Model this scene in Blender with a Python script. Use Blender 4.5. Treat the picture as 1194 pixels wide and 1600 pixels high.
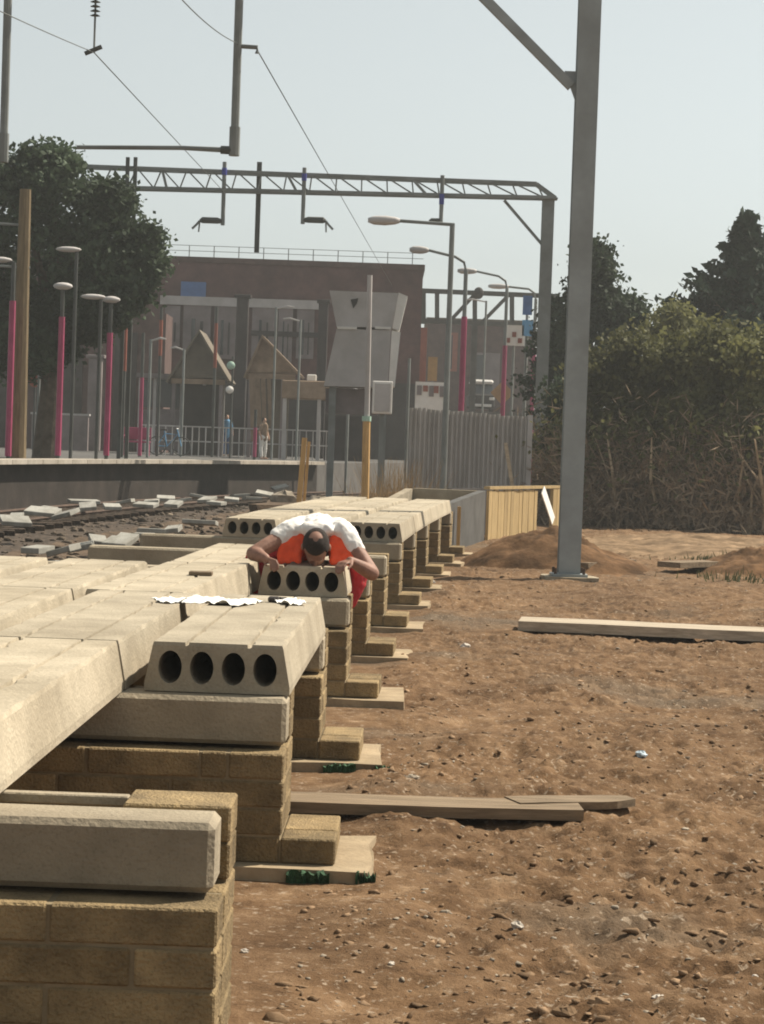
import bpy, bmesh, math, random
import numpy as np
from mathutils import Matrix, Vector
R = math.radians
random.seed(7); rng = np.random.default_rng(7)
scene = bpy.context.scene
COL = scene.collection
for o in list(bpy.data.objects): bpy.data.objects.remove(o)

# ------------------------------------------------------------------ camera
F = 3540.0; CX, CY = 597.0, 800.0; EYE = 1.7
PITCH, ROLL = math.atan(103/F), R(2.0)
cam = bpy.data.cameras.new('camera'); camo = bpy.data.objects.new('camera', cam); COL.objects.link(camo)
cam.sensor_fit = 'VERTICAL'; cam.sensor_height = 24; cam.lens = F/1600*24
cam.clip_start = .1; cam.clip_end = 6000
CM = Matrix.Rotation(R(90)-PITCH, 4, 'X') @ Matrix.Rotation(ROLL, 4, 'Z')
camo.matrix_world = Matrix.Translation((0, 0, EYE)) @ CM
scene.camera = camo
scene.render.resolution_x, scene.render.resolution_y = 764, 1024
CR = CM.to_3x3()
def P(px, py, Y):                      # the point on the plane y = Y
    d = CR @ Vector(((px-CX)/F, -(py-CY)/F, -1)); t = Y/d.y
    return Vector((d.x*t, Y, EYE+d.z*t))
def G(px, py, z=0.0):                  # the point on the level z
    d = CR @ Vector(((px-CX)/F, -(py-CY)/F, -1)); t = (z-EYE)/d.z
    return Vector((d.x*t, d.y*t, z))
def PX(px, z, Y):                      # column px on plane y = Y at level z
    py = 700
    for _ in range(4): py += (P(px, py, Y).z-z)*F/Y
    return P(px, py, Y)

# ------------------------------------------------------------------ light
SUN_AZ, SUN_EL = R(58), R(50)          # azimuth to the right of straight ahead
w = bpy.data.worlds.new('World'); scene.world = w; w.use_nodes = True
nt = w.node_tree; bg = nt.nodes['Background']
sky = nt.nodes.new('ShaderNodeTexSky'); sky.sky_type = 'NISHITA'; sky.sun_disc = False
sky.sun_elevation = SUN_EL; sky.sun_rotation = SUN_AZ
sky.air_density = 1.0; sky.dust_density = 1.2; sky.ozone_density = 1.0; sky.altitude = 0
hs = nt.nodes.new('ShaderNodeHueSaturation'); hs.inputs['Saturation'].default_value = .18
tint = nt.nodes.new('ShaderNodeMix'); tint.data_type = 'RGBA'; tint.blend_type = 'MULTIPLY'; tint.inputs[0].default_value = 1; tint.inputs[7].default_value = (.95, 1.0, .975, 1)
nt.links.new(sky.outputs[0], hs.inputs['Color']); nt.links.new(hs.outputs[0], tint.inputs[6]); nt.links.new(tint.outputs[2], bg.inputs['Color'])
bg.inputs['Strength'].default_value = .080
sl = bpy.data.lights.new('sun', 'SUN'); sl.energy = 4.8; sl.angle = R(1.0); sl.color = (1, .91, .76)
so = bpy.data.objects.new('sun', sl); COL.objects.link(so)
sd = Vector((math.sin(SUN_AZ)*math.cos(SUN_EL), math.cos(SUN_AZ)*math.cos(SUN_EL), math.sin(SUN_EL)))
so.rotation_euler = sd.to_track_quat('Z', 'Y').to_euler(); so.location = (20, 20, 40)
vs = scene.view_settings; vs.view_transform = 'Standard'; vs.look = 'None'; vs.gamma = 1; vs.exposure = 0.62
scene.cycles.filter_width = 1.9
HAZE = .0009

# ------------------------------------------------------------------ materials
MAT = {}
def pm(name, c, var=.25, scale=6, rough=.9, bump=.15, bscale=40, c2=None, metal=0, rnd=.12, spec=.3, streak=None, trans=0, pores=0):
    m = bpy.data.materials.new(name); m.use_nodes = True; t = m.node_tree; N = t.nodes; L = t.links
    b = N['Principled BSDF']; b.inputs['Roughness'].default_value = rough; b.inputs['Metallic'].default_value = metal
    b.inputs['Specular IOR Level'].default_value = spec
    tc = N.new('ShaderNodeTexCoord'); oi = N.new('ShaderNodeObjectInfo')
    ad = N.new('ShaderNodeVectorMath'); ad.operation = 'MULTIPLY_ADD'
    cb = N.new('ShaderNodeCombineXYZ')
    for i in range(3): L.new(oi.outputs['Random'], cb.inputs[i])
    L.new(cb.outputs[0], ad.inputs[0]); ad.inputs[1].default_value = (37, 53, 71); L.new(tc.outputs['Object'], ad.inputs[2])
    vec = ad.outputs[0]
    if streak:
        mp = N.new('ShaderNodeMapping'); mp.inputs['Scale'].default_value = streak; L.new(vec, mp.inputs[0]); vec = mp.outputs[0]
    n1 = N.new('ShaderNodeTexNoise'); n1.inputs['Scale'].default_value = scale; n1.inputs['Detail'].default_value = 8; n1.inputs['Roughness'].default_value = .65
    L.new(vec, n1.inputs['Vector'])
    rp = N.new('ShaderNodeValToRGB'); rp.color_ramp.elements[0].position = .3; rp.color_ramp.elements[1].position = .7
    lo = [v*(1-var) for v in c]; hi = [min(1, v*(1+var)) for v in (c2 or c)]
    rp.color_ramp.elements[0].color = (*lo, 1); rp.color_ramp.elements[1].color = (*hi, 1)
    L.new(n1.outputs['Fac'], rp.inputs[0])
    h = N.new('ShaderNodeHueSaturation'); mr = N.new('ShaderNodeMapRange')
    mr.inputs['To Min'].default_value = 1-rnd; mr.inputs['To Max'].default_value = 1+rnd
    L.new(oi.outputs['Random'], mr.inputs[0]); L.new(mr.outputs[0], h.inputs['Value'])
    n3 = N.new('ShaderNodeTexNoise'); n3.inputs['Scale'].default_value = scale*.37; n3.inputs['Detail'].default_value = 5; n3.inputs['Distortion'].default_value = .6
    L.new(vec, n3.inputs['Vector']); r3 = N.new('ShaderNodeValToRGB'); r3.color_ramp.elements[0].position = .36; r3.color_ramp.elements[1].position = .58
    g3 = 1-var*.9; r3.color_ramp.elements[0].color = (g3, g3*.985, g3*.96, 1); r3.color_ramp.elements[1].color = (1.05, 1.05, 1.05, 1); L.new(n3.outputs['Fac'], r3.inputs[0])
    m3 = N.new('ShaderNodeMix'); m3.data_type = 'RGBA'; m3.blend_type = 'MULTIPLY'; m3.inputs[0].default_value = 1
    L.new(rp.outputs[0], m3.inputs[6]); L.new(r3.outputs[0], m3.inputs[7]); L.new(m3.outputs[2], h.inputs['Color'])
    hc_ = h.outputs[0]
    if pores:
        n4 = N.new('ShaderNodeTexNoise'); n4.inputs['Scale'].default_value = 95; n4.inputs['Detail'].default_value = 3; L.new(vec, n4.inputs['Vector'])
        r4 = N.new('ShaderNodeValToRGB'); r4.color_ramp.elements[0].position = .34; r4.color_ramp.elements[1].position = .46
        r4.color_ramp.elements[0].color = (pores, pores, pores, 1); r4.color_ramp.elements[1].color = (1, 1, 1, 1); L.new(n4.outputs['Fac'], r4.inputs[0])
        m4 = N.new('ShaderNodeMix'); m4.data_type = 'RGBA'; m4.blend_type = 'MULTIPLY'; m4.inputs[0].default_value = 1
        L.new(hc_, m4.inputs[6]); L.new(r4.outputs[0], m4.inputs[7]); hc_ = m4.outputs[2]
    L.new(hc_, b.inputs['Base Color'])
    if bump:
        n2 = N.new('ShaderNodeTexNoise'); n2.inputs['Scale'].default_value = bscale; n2.inputs['Detail'].default_value = 6
        L.new(vec, n2.inputs['Vector'])
        bp = N.new('ShaderNodeBump'); bp.inputs['Strength'].default_value = bump; bp.inputs['Distance'].default_value = .02
        L.new(n2.outputs['Fac'], bp.inputs['Height']); L.new(bp.outputs[0], b.inputs['Normal'])
    if trans:
        tr = N.new('ShaderNodeBsdfTranslucent'); mx = N.new('ShaderNodeMixShader'); mx.inputs[0].default_value = trans
        L.new(h.outputs[0], tr.inputs['Color']); L.new(b.outputs[0], mx.inputs[1]); L.new(tr.outputs[0], mx.inputs[2])
        L.new(mx.outputs[0], N['Material Output'].inputs['Surface'])
    MAT[name] = m; return m
pm('slab', (.345, .295, .218), .15, 3, .92, .35, 60, c2=(.40, .345, .26), pores=.88)
pm('beam', (.335, .282, .205), .18, 4, .92, .35, 60, pores=.86)
pm('block', (.205, .150, .082), .22, 7, .95, .8, 90, c2=(.285, .205, .105), rnd=.2, pores=.78)
pm('mortar', (.23, .18, .11), .2, 12, .95, .3, 60)
pm('footing', (.33, .255, .165), .2, 6, .95, .3, 40)
pm('clod', (.17, .103, .058), .4, 3, 1, .4, 30, c2=(.29, .195, .12), spec=.1)
pm('stone', (.32, .27, .21), .25, 8, .95, .3, 30)
pm('whitestone', (.52, .47, .41), .15, 8, .9, .3, 30)
pm('plank', (.21, .155, .10), .3, 4, .9, .3, 30, streak=(1, 14, 14))
pm('plank_pale', (.40, .335, .255), .25, 4, .9, .3, 30, streak=(1, 14, 14))
pm('ply', (.42, .30, .145), .2, 4, .8, .2, 30, streak=(14, 14, 1))
pm('stake', (.52, .32, .13), .2, 6, .8, .2, 30, streak=(10, 10, 1))
pm('mast', (.275, .305, .315), .12, 3, .6, .1, 30, rnd=.05, spec=.4)
pm('steel', (.19, .205, .20), .15, 3, .6, .05, 30, rnd=.05)
pm('darksteel', (.075, .08, .075), .2, 3, .6, .05, 30)
pm('insul_blue', (.05, .06, .28), .2, 3, .5, 0)
pm('wire', (.12, .13, .125), .1, 3, .6, 0)
pm('brick', (.10, .05, .048), .25, 1.5, .95, .2, 8, c2=(.12, .062, .058))
pm('brick2', (.10, .06, .054), .25, 3, .95, .2, 8)
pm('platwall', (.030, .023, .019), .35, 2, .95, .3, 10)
pm('coping', (.36, .32, .27), .15, 5, .9, .1, 20)
pm('asphalt', (.10, .095, .09), .2, 3, .95, .2, 30)
pm('ballast', (.046, .033, .024), .5, 10, 1, .9, 25, c2=(.085, .062, .045))
pm('cess', (.10, .067, .042), .4, 6, 1, .8, 20)
pm('rust', (.075, .045, .03), .3, 8, .8, .1, 20)
pm('lid', (.30, .29, .26), .2, 5, .9, .2, 30)
pm('bark', (.10, .08, .06), .3, 8, 1, .5, 20)
pm('twig', (.28, .205, .138), .3, 3, 1, 0, 20)
pm('twig_pale', (.48, .37, .25), .3, 3, 1, 0, 20)
pm('leaf_dark', (.040, .060, .034), .45, .9, .7, 0, c2=(.055, .08, .045), trans=.25, spec=.2)
pm('leaf_conifer', (.030, .052, .032), .4, .9, .7, 0, trans=.15, spec=.2)
pm('leaf_olive', (.115, .118, .045), .4, .7, .7, 0, c2=(.155, .155, .062), trans=.35, spec=.2)
pm('leaf_grass', (.09, .095, .04), .4, 3, .8, 0, trans=.3)
pm('reed', (.30, .20, .10), .3, 3, .9, 0, trans=.2)
pm('fence', (.36, .345, .33), .12, 2, .6, .1, 20, rnd=.14)
pm('magenta', (.31, .05, .115), .15, 4, .5, 0, rnd=.05)
pm('redorange', (.25, .075, .05), .15, 4, .5, 0)
pm('greyclad', (.44, .42, .41), .12, 2, .7, .05, 10, rnd=.06)
pm('whiteclad', (.72, .70, .66), .08, 3, .6, 0, rnd=.04)
pm('mauve', (.20, .17, .17), .2, 1.5, .8, 0)
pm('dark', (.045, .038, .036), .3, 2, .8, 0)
pm('pillar', (.045, .038, .038), .3, 2, .8, 0)
pm('olive', (.145, .12, .09), .25, 2, .8, .1, 10)
pm('tan', (.25, .18, .125), .25, 3, .9, .1, 10)
pm('blue', (.06, .13, .30), .15, 3, .5, 0)
pm('cyanblue', (.12, .30, .50), .15, 3, .8, 0)
pm('palegreen', (.35, .50, .42), .1, 3, .4, 0)
pm('white', (.80, .78, .74), .05, 3, .6, 0, rnd=.02)
pm('yellow', (.35, .20, .07), .15, 3, .6, 0)
pm('glass', (.03, .035, .04), .1, 2, .1, 0, spec=.6)
pm('skin', (.24, .125, .09), .15, 18, .6, .1, 60, c2=(.29, .16, .115), rnd=0)
pm('skin_far', (.45, .28, .2), .1, 9, .6, 0)
pm('hair', (.035, .026, .022), .4, 60, .9, .5, 200, rnd=0)
pm('tshirt', (.80, .78, .76), .06, 6, .9, .9, 9, rnd=0)
pm('hivis', (.90, .10, .03), .15, 10, .7, .8, 14, rnd=0)
pm('silver', (.60, .60, .58), .1, 10, .4, 0)
pm('trousers', (.45, .03, .04), .2, 8, .9, .3, 25, rnd=0)
pm('boot', (.05, .035, .025), .3, 8, .8, .2, 40)
pm('paper', (.86, .85, .82), .04, 6, .7, .1, 20)
pm('greennet', (.035, .09, .04), .4, 30, .8, .6, 90)
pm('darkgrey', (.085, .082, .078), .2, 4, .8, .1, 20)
pm('rubblemix', (.075, .056, .041), .5, 1.2, 1, .3, 20, c2=(.17, .135, .10))
pm('bluebit', (.38, .46, .52), .2, 8, .6, .1, 20)

def ground_material():
    m = bpy.data.materials.new('dirt'); m.use_nodes = True; t = m.node_tree; N = t.nodes; L = t.links
    b = N['Principled BSDF']; b.inputs['Roughness'].default_value = 1; b.inputs['Specular IOR Level'].default_value = .1
    g = N.new('ShaderNodeNewGeometry')
    def noise(s, d=8, r=.65):
        n = N.new('ShaderNodeTexNoise'); n.inputs['Scale'].default_value = s; n.inputs['Detail'].default_value = d
        n.inputs['Roughness'].default_value = r; L.new(g.outputs['Position'], n.inputs['Vector']); return n
    def ramp(n, stops):
        r = N.new('ShaderNodeValToRGB'); e = r.color_ramp.elements
        e[0].position, e[0].color = stops[0][0], (*stops[0][1], 1); e[1].position, e[1].color = stops[-1][0], (*stops[-1][1], 1)
        for p, c in stops[1:-1]: x = e.new(p); x.color = (*c, 1)
        L.new(n.outputs['Fac'], r.inputs[0]); return r
    def mix(f, a, b_, typ='MIX'):
        x = N.new('ShaderNodeMix'); x.data_type = 'RGBA'; x.blend_type = typ
        if isinstance(f, float): x.inputs[0].default_value = f
        else: L.new(f, x.inputs[0])
        L.new(a, x.inputs[6]); L.new(b_, x.inputs[7]); return x.outputs[2]
    c1 = ramp(noise(5), [(.30, (.076, .045, .025)), (.45, (.142, .086, .048)), (.58, (.186, .118, .069)), (.72, (.30, .208, .132))])
    c2 = ramp(noise(.55, 5), [(.32, (.72, .69, .66)), (.62, (1.15, 1.12, 1.06))])
    col = mix(1.0, c1.outputs[0], c2.outputs[0], 'MULTIPLY')
    grey = ramp(noise(2.2), [(.3, (.095, .071, .049)), (.7, (.16, .124, .089))])
    gm = ramp(noise(.35, 4), [(.54, (0, 0, 0)), (.66, (.8, .8, .8))])
    col = mix(gm.outputs[0], col, grey.outputs[0])
    sp = ramp(noise(30, 3, .5), [(.60, (0, 0, 0)), (.68, (.75, .75, .75))])
    pal = ramp(noise(12), [(.3, (.28, .21, .145)), (.7, (.40, .32, .24))])
    col = mix(sp.outputs[0], col, pal.outputs[0])
    L.new(col, b.inputs['Base Color'])
    bp = N.new('ShaderNodeBump'); bp.inputs['Strength'].default_value = .7; bp.inputs['Distance'].default_value = .03
    n = noise(28, 6, .7); L.new(n.outputs['Fac'], bp.inputs['Height']); L.new(bp.outputs[0], b.inputs['Normal'])
    MAT['dirt'] = m
ground_material()

# ------------------------------------------------------------------ mesh helpers
class MB:
    def __init__(s): s.v = []; s.f = []
    def add(s, vs, fs):
        k = len(s.v); s.v += [tuple(v) for v in vs]; s.f += [tuple(i+k for i in f) for f in fs]; return s
    def box(s, x0, x1, y0, y1, z0, z1, bev=0.0):
        if bev <= 0:
            v = [(x, y, z) for z in (z0, z1) for x, y in ((x0, y0), (x1, y0), (x1, y1), (x0, y1))]
            return s.add(v, [(3, 2, 1, 0), (4, 5, 6, 7), (0, 1, 5, 4), (1, 2, 6, 5), (2, 3, 7, 6), (3, 0, 4, 7)])
        b = bev; v = []
        for sx, X in ((1, x0), (-1, x1)):
            for sy, Y in ((1, y0), (-1, y1)):
                for sz, Z in ((1, z0), (-1, z1)):
                    v += [(X, Y+sy*b, Z+sz*b), (X+sx*b, Y, Z+sz*b), (X+sx*b, Y+sy*b, Z)]
        hull = bmesh.new()
        for p in v: hull.verts.new(p)
        bmesh.ops.convex_hull(hull, input=hull.verts)
        hull.verts.index_update()
        s.add([p.co[:] for p in hull.verts], [tuple(q.index for q in f.verts) for f in hull.faces]); hull.free(); return s
    def bar(s, a, b, wx, wy=None, up=(0, 0, 1)):
        a, b = Vector(a), Vector(b); d = (b-a).normalized(); u = Vector(up)
        if abs(d.dot(u)) > .98: u = Vector((0, 1, 0))
        x = d.cross(u).normalized()*wx/2; y = x.cross(d).normalized()*(wy or wx)/2
        v = [p+i*x+j*y for p in (a, b) for i, j in ((-1, -1), (1, -1), (1, 1), (-1, 1))]
        return s.add(v, [(3, 2, 1, 0), (4, 5, 6, 7), (0, 1, 5, 4), (1, 2, 6, 5), (2, 3, 7, 6), (3, 0, 4, 7)])
    def tube(s, pts, r, n=8):
        pts = [Vector(p) for p in pts]; rs = r if isinstance(r, (list, tuple)) else [r]*len(pts); vs = []; fs = []
        for i, p in enumerate(pts):
            d = (pts[min(i+1, len(pts)-1)]-pts[max(i-1, 0)]).normalized()
            u = Vector((0, 0, 1)) if abs(d.z) < .9 else Vector((0, 1, 0))
            x = d.cross(u).normalized(); y = x.cross(d)
            for k in range(n):
                a = 2*math.pi*k/n; vs.append(p+(x*math.cos(a)+y*math.sin(a))*rs[i])
        for i in range(len(pts)-1):
            for k in range(n): fs.append((i*n+k, i*n+(k+1) % n, (i+1)*n+(k+1) % n, (i+1)*n+k))
        fs += [tuple(reversed(range(n))), tuple(range((len(pts)-1)*n, len(pts)*n))]
        return s.add(vs, fs)
    def prism(s, poly, a, b):            # poly: list of 3D points, extruded by vector
        ex = Vector(b); n = len(poly); v = [Vector(p)+Vector(a) for p in poly]; v += [p+ex for p in v]
        return s.add(v, [tuple(range(n)), tuple(reversed(range(n, 2*n)))]+[(i, i+n, (i+1) % n+n, (i+1) % n) for i in range(n)])
    def ell(s, c, r, seg=10, rings=7, rot=None, jit=0):
        vs = []; fs = []; c = Vector(c)
        for i in range(rings+1):
            th = math.pi*i/rings
            for k in range(seg):
                a = 2*math.pi*k/seg; j = 1+random.uniform(-jit, jit)
                p = Vector((r[0]*math.sin(th)*math.cos(a), r[1]*math.sin(th)*math.sin(a), r[2]*math.cos(th)))*j
                vs.append(c+(rot @ p if rot else p))
        for i in range(rings):
            for k in range(seg): fs.append((i*seg+k, (i+1)*seg+k, (i+1)*seg+(k+1) % seg, i*seg+(k+1) % seg))
        return s.add(vs, fs)
    def mesh(s, name):
        me = bpy.data.meshes.new(name); me.from_pydata(s.v, [], s.f); me.validate()
        bm = bmesh.new(); bm.from_mesh(me); bmesh.ops.recalc_face_normals(bm, faces=bm.faces); bm.to_mesh(me); bm.free()
        return me
    def build(s, name, mat, parent=None, smooth=False, loc=None):
        me = s.mesh(name); o = link(name, me, mat, parent)
        if parent is not None and loc is None:      # built in world space: bring into the parent's frame
            me.transform(world_of(parent).inverted())
        elif parent is None:
            c = Vector((sum(v[0] for v in s.v)/len(s.v), sum(v[1] for v in s.v)/len(s.v), min(v[2] for v in s.v)))
            me.transform(Matrix.Translation(-c)); o.location = c
        if smooth: me.polygons.foreach_set('use_smooth', [True]*len(me.polygons))
        return o
def world_of(o):
    m = Matrix.LocRotScale(o.location, o.rotation_euler, o.scale)
    return world_of(o.parent) @ m if o.parent else m
def link(name, me, mat, parent=None, loc=None, rz=0):
    if mat and not me.materials: me.materials.append(MAT[mat])
    o = bpy.data.objects.new(name, me); COL.objects.link(o)
    if parent: o.parent = parent
    if loc is not None: o.location = loc
    if rz: o.rotation_euler.z = rz
    return o
def tag(o, label, cat, group=None):
    o['label'] = label; o['category'] = cat
    if o.get('kind') is None: o['kind'] = 'thing'
    if group: o['group'] = group
    return o
def thing(name, label, cat, loc=(0, 0, 0), rz=0, group=None):
    o = bpy.data.objects.new(name, None); COL.objects.link(o); o.empty_display_size = .2
    o.location = loc; o.rotation_euler.z = rz
    return tag(o, label, cat, group)
def structure(o, kind='structure'): o['kind'] = kind; return o

# value-noise fbm
def vnoise(x, y, seed):
    xi = np.floor(x).astype(np.int64); yi = np.floor(y).astype(np.int64); xf = x-xi; yf = y-yi
    def h(a, b):
        n = (a*374761393+b*668265263+seed*1442695041) & 0x7fffffff
        n = ((n ^ (n >> 13))*1274126177) & 0x7fffffff
        return ((n ^ (n >> 16)) & 0xffff)/65535.0
    u = xf*xf*(3-2*xf); v = yf*yf*(3-2*yf)
    return (h(xi, yi)*(1-u)+h(xi+1, yi)*u)*(1-v)+(h(xi, yi+1)*(1-u)+h(xi+1, yi+1)*u)*v
def fbm(x, y, f, octv=4, seed=1, gain=.5):
    t = 0; a = 1; n = 0
    for i in range(octv):
        t = t+a*(vnoise(x*f, y*f, seed+i)-.5); n += a; a *= gain; f *= 2.03
    return t/n

# the curve that the new platform follows: right ends of the cross walls
def XE(Y): return -.4068-.00565*Y+.001318*Y*Y
def TH(Y): return -math.atan(-.00565+.002636*Y)      # rotation about z of a wall square to the curve
def smooth(x, a, b):
    t = np.clip((x-a)/(b-a), 0, 1); return t*t*(3-2*t)
def gz(x, y):
    x = np.asarray(x, float); y = np.asarray(y, float)
    off = x-(-.4068-.00565*y+.001318*y*y)
    k = smooth(off, .02, .5); far = smooth(y, 60, 90)
    z = fbm(x, y, .45, 3, 3)*.10*k
    pch = smooth(fbm(x, y, .7, 3, 41), -.12, .2)
    z = z+(fbm(x, y, 1.6, 3, 11, .6)*.14+(.35+.65*pch)*(.5-np.abs(fbm(x, y, 5.0, 4, 21, .7))*3)*.05+(.3+.7*pch)*(fbm(x, y, 13, 3, 61, .7)*.05+np.maximum(fbm(x, y, 34, 2, 71, .6), 0)*.03))*(k*.95+.05)
    z = z-.015*(1-k)
    # raised sandy strip in front of the shrubs and shallow scrape by the long plank
    z = z+.10*smooth(y, 33, 40)*smooth(x, 4.6, 6)*(1-smooth(y, 44, 52))
    return z*(1-far)-.02*far

# ------------------------------------------------------------------ ground
def nonuni(parts):
    a = []
    for lo, hi, n in parts: a += list(np.linspace(lo, hi, n, endpoint=False))
    return np.array(a+[parts[-1][1]])
gx = nonuni([(-2500, -60, 6), (-60, -12, 24), (-12, -2, 50), (-2, -.5, 30), (-.5, 3.2, 190), (3.2, 8, 130), (8, 16, 50), (16, 60, 20), (60, 2500, 6)])
gy = np.concatenate([np.linspace(-300, 4, 10, endpoint=False), 5*np.exp(np.linspace(math.log(.8), math.log(13), 820, endpoint=False)), np.linspace(65, 160, 30, endpoint=False), np.geomspace(160, 4500, 12)])
A, B = np.meshgrid(gx, gy); Z = gz(A, B)
V = np.stack([A.ravel(), B.ravel(), Z.ravel()], 1)
nx, ny = len(gx), len(gy)
I = (np.arange(ny-1)[:, None]*nx+np.arange(nx-1)[None]).ravel()
Fc = np.stack([I, I+1, I+1+nx, I+nx], 1)
def npmesh(name, V, Fq):
    me = bpy.data.meshes.new(name); k = Fq.shape[1]
    me.vertices.add(len(V)); me.vertices.foreach_set('co', np.ascontiguousarray(V, np.float32).ravel())
    me.loops.add(Fq.size); me.loops.foreach_set('vertex_index', np.ascontiguousarray(Fq, np.int32).ravel())
    me.polygons.add(len(Fq)); me.polygons.foreach_set('loop_start', np.arange(0, Fq.size, k, dtype=np.int32))
    me.update(calc_edges=True); me.validate(); return me
structure(link('ground', npmesh('ground', V, Fc), 'dirt'))
def gh(x, y): return float(gz(np.array([x]), np.array([y]))[0])

# loose clods and pebbles: far too many to count
def rock_verts():
    p = (1+5**.5)/2
    v = np.array([(-1, p, 0), (1, p, 0), (-1, -p, 0), (1, -p, 0), (0, -1, p), (0, 1, p), (0, -1, -p), (0, 1, -p), (p, 0, -1), (p, 0, 1), (-p, 0, -1), (-p, 0, 1)])/1.9
    f = np.array([(0, 11, 5), (0, 5, 1), (0, 1, 7), (0, 7, 10), (0, 10, 11), (1, 5, 9), (5, 11, 4), (11, 10, 2), (10, 7, 6), (7, 1, 8), (3, 9, 4), (3, 4, 2), (3, 2, 6), (3, 6, 8), (3, 8, 9), (4, 9, 5), (2, 4, 11), (6, 2, 10), (8, 6, 7), (9, 8, 1)])
    return v, f
RV, RF = rock_verts()
def scatter(name, mat, n, smin, smax, ymin, ymax, seed, power=3.2):
    r = np.random.default_rng(seed)
    y = ymin*(ymax/ymin)**r.random(n); half = .19*y
    x = r.uniform(-half, half); e = -.4068-.00565*y+.001318*y*y
    keep = x > e+.12; x = x[keep]; y = y[keep]; n = len(x)
    cl = fbm(x, y, .8, 3, 77)+.5; keep = r.random(n) < np.clip(cl*1.9-.35, .08, 1); x = x[keep]; y = y[keep]; n = len(x)
    s = (smin+(smax-smin)*r.random(n)**power)*(1+.012*(y-6)); z = gz(x, y)
    v = RV[None]*(1+r.uniform(-.6, .6, (n, 12, 1)))*(s[:, None]*np.array([1, 1, .5])[None]*r.uniform(.5, 1.6, (n, 3)))[:, None, :]
    a = r.uniform(0, 6.28, n); c, q = np.cos(a)[:, None], np.sin(a)[:, None]
    vx = v[..., 0]*c-v[..., 1]*q; vy = v[..., 0]*q+v[..., 1]*c
    V = np.stack([vx+x[:, None], vy+y[:, None], v[..., 2]+(z+s*.02)[:, None]], -1).reshape(-1, 3)
    Fq = (RF[None]+12*np.arange(n)[:, None, None]).reshape(-1, 3)
    o = link(name, npmesh(name, V, Fq), mat); return o
for nm, mt, n, a, b, y1, sd_, lab in (('soil_clods', 'clod', 15000, .002, .022, 50, 5, 'loose brown soil clods littering the churned ground'),
                                      ('gravel', 'stone', 5000, .003, .013, 45, 9, 'small pale gravel pieces strewn through the brown soil')):
    o = scatter(nm, mt, n, a, b, 5.6, y1, sd_); structure(o, 'stuff'); tag(o, lab, 'soil' if nm == 'soil_clods' else 'gravel')

# ------------------------------------------------------------------ block cross walls
D1, DY = 5.9, 3.0
def wall_y(n): return D1+DY*(n-1)
COURSE, Z0, ZB, ZT = .11, .04, .48, .675
def block_mesh(name, lx, ly, h=.1):
    return MB().box(-lx/2, lx/2, -ly/2, ly/2, 0, h, .006).mesh(name)
BM = {k: block_mesh('block', *k) for k in ((.44, .215), (.215, .215), (.1, .215), (.215, .37), (.1, .26), (.3, .26))}
ORD = ['', 'nearest', 'second', 'third', 'fourth', 'fifth', 'sixth', 'seventh', 'eighth', 'ninth', 'tenth', 'eleventh', 'twelfth']
WALL_LAB = {1: 'low sandy block wall with an open slot in its top', 2: 'block wall carrying the hollow slab with four big open holes'}
WL, WT = 2.8, .62
def rough_box(mb, x0, x1, y0, y1, z0, z1, n=14, j=.02):
    top = []; per = []
    for i in range(n): per.append((x0+(x1-x0)*i/n, y0))
    for i in range(4): per.append((x1, y0+(y1-y0)*i/4))
    for i in range(n): per.append((x1-(x1-x0)*i/n, y1))
    for i in range(4): per.append((x0, y1-(y1-y0)*i/4))
    per = [(x+random.uniform(-j, j), y+random.uniform(-j, j)) for x, y in per]; m = len(per)
    v = [(x, y, z1+random.uniform(-.004, .004)) for x, y in per]+[(x+random.uniform(-j, j), y+random.uniform(-j, j), z0) for x, y in per]
    mb.add(v, [tuple(range(m)), tuple(reversed(range(m, 2*m)))]+[(i, (i+1) % m, (i+1) % m+m, i+m) for i in range(m)]); return mb
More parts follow.
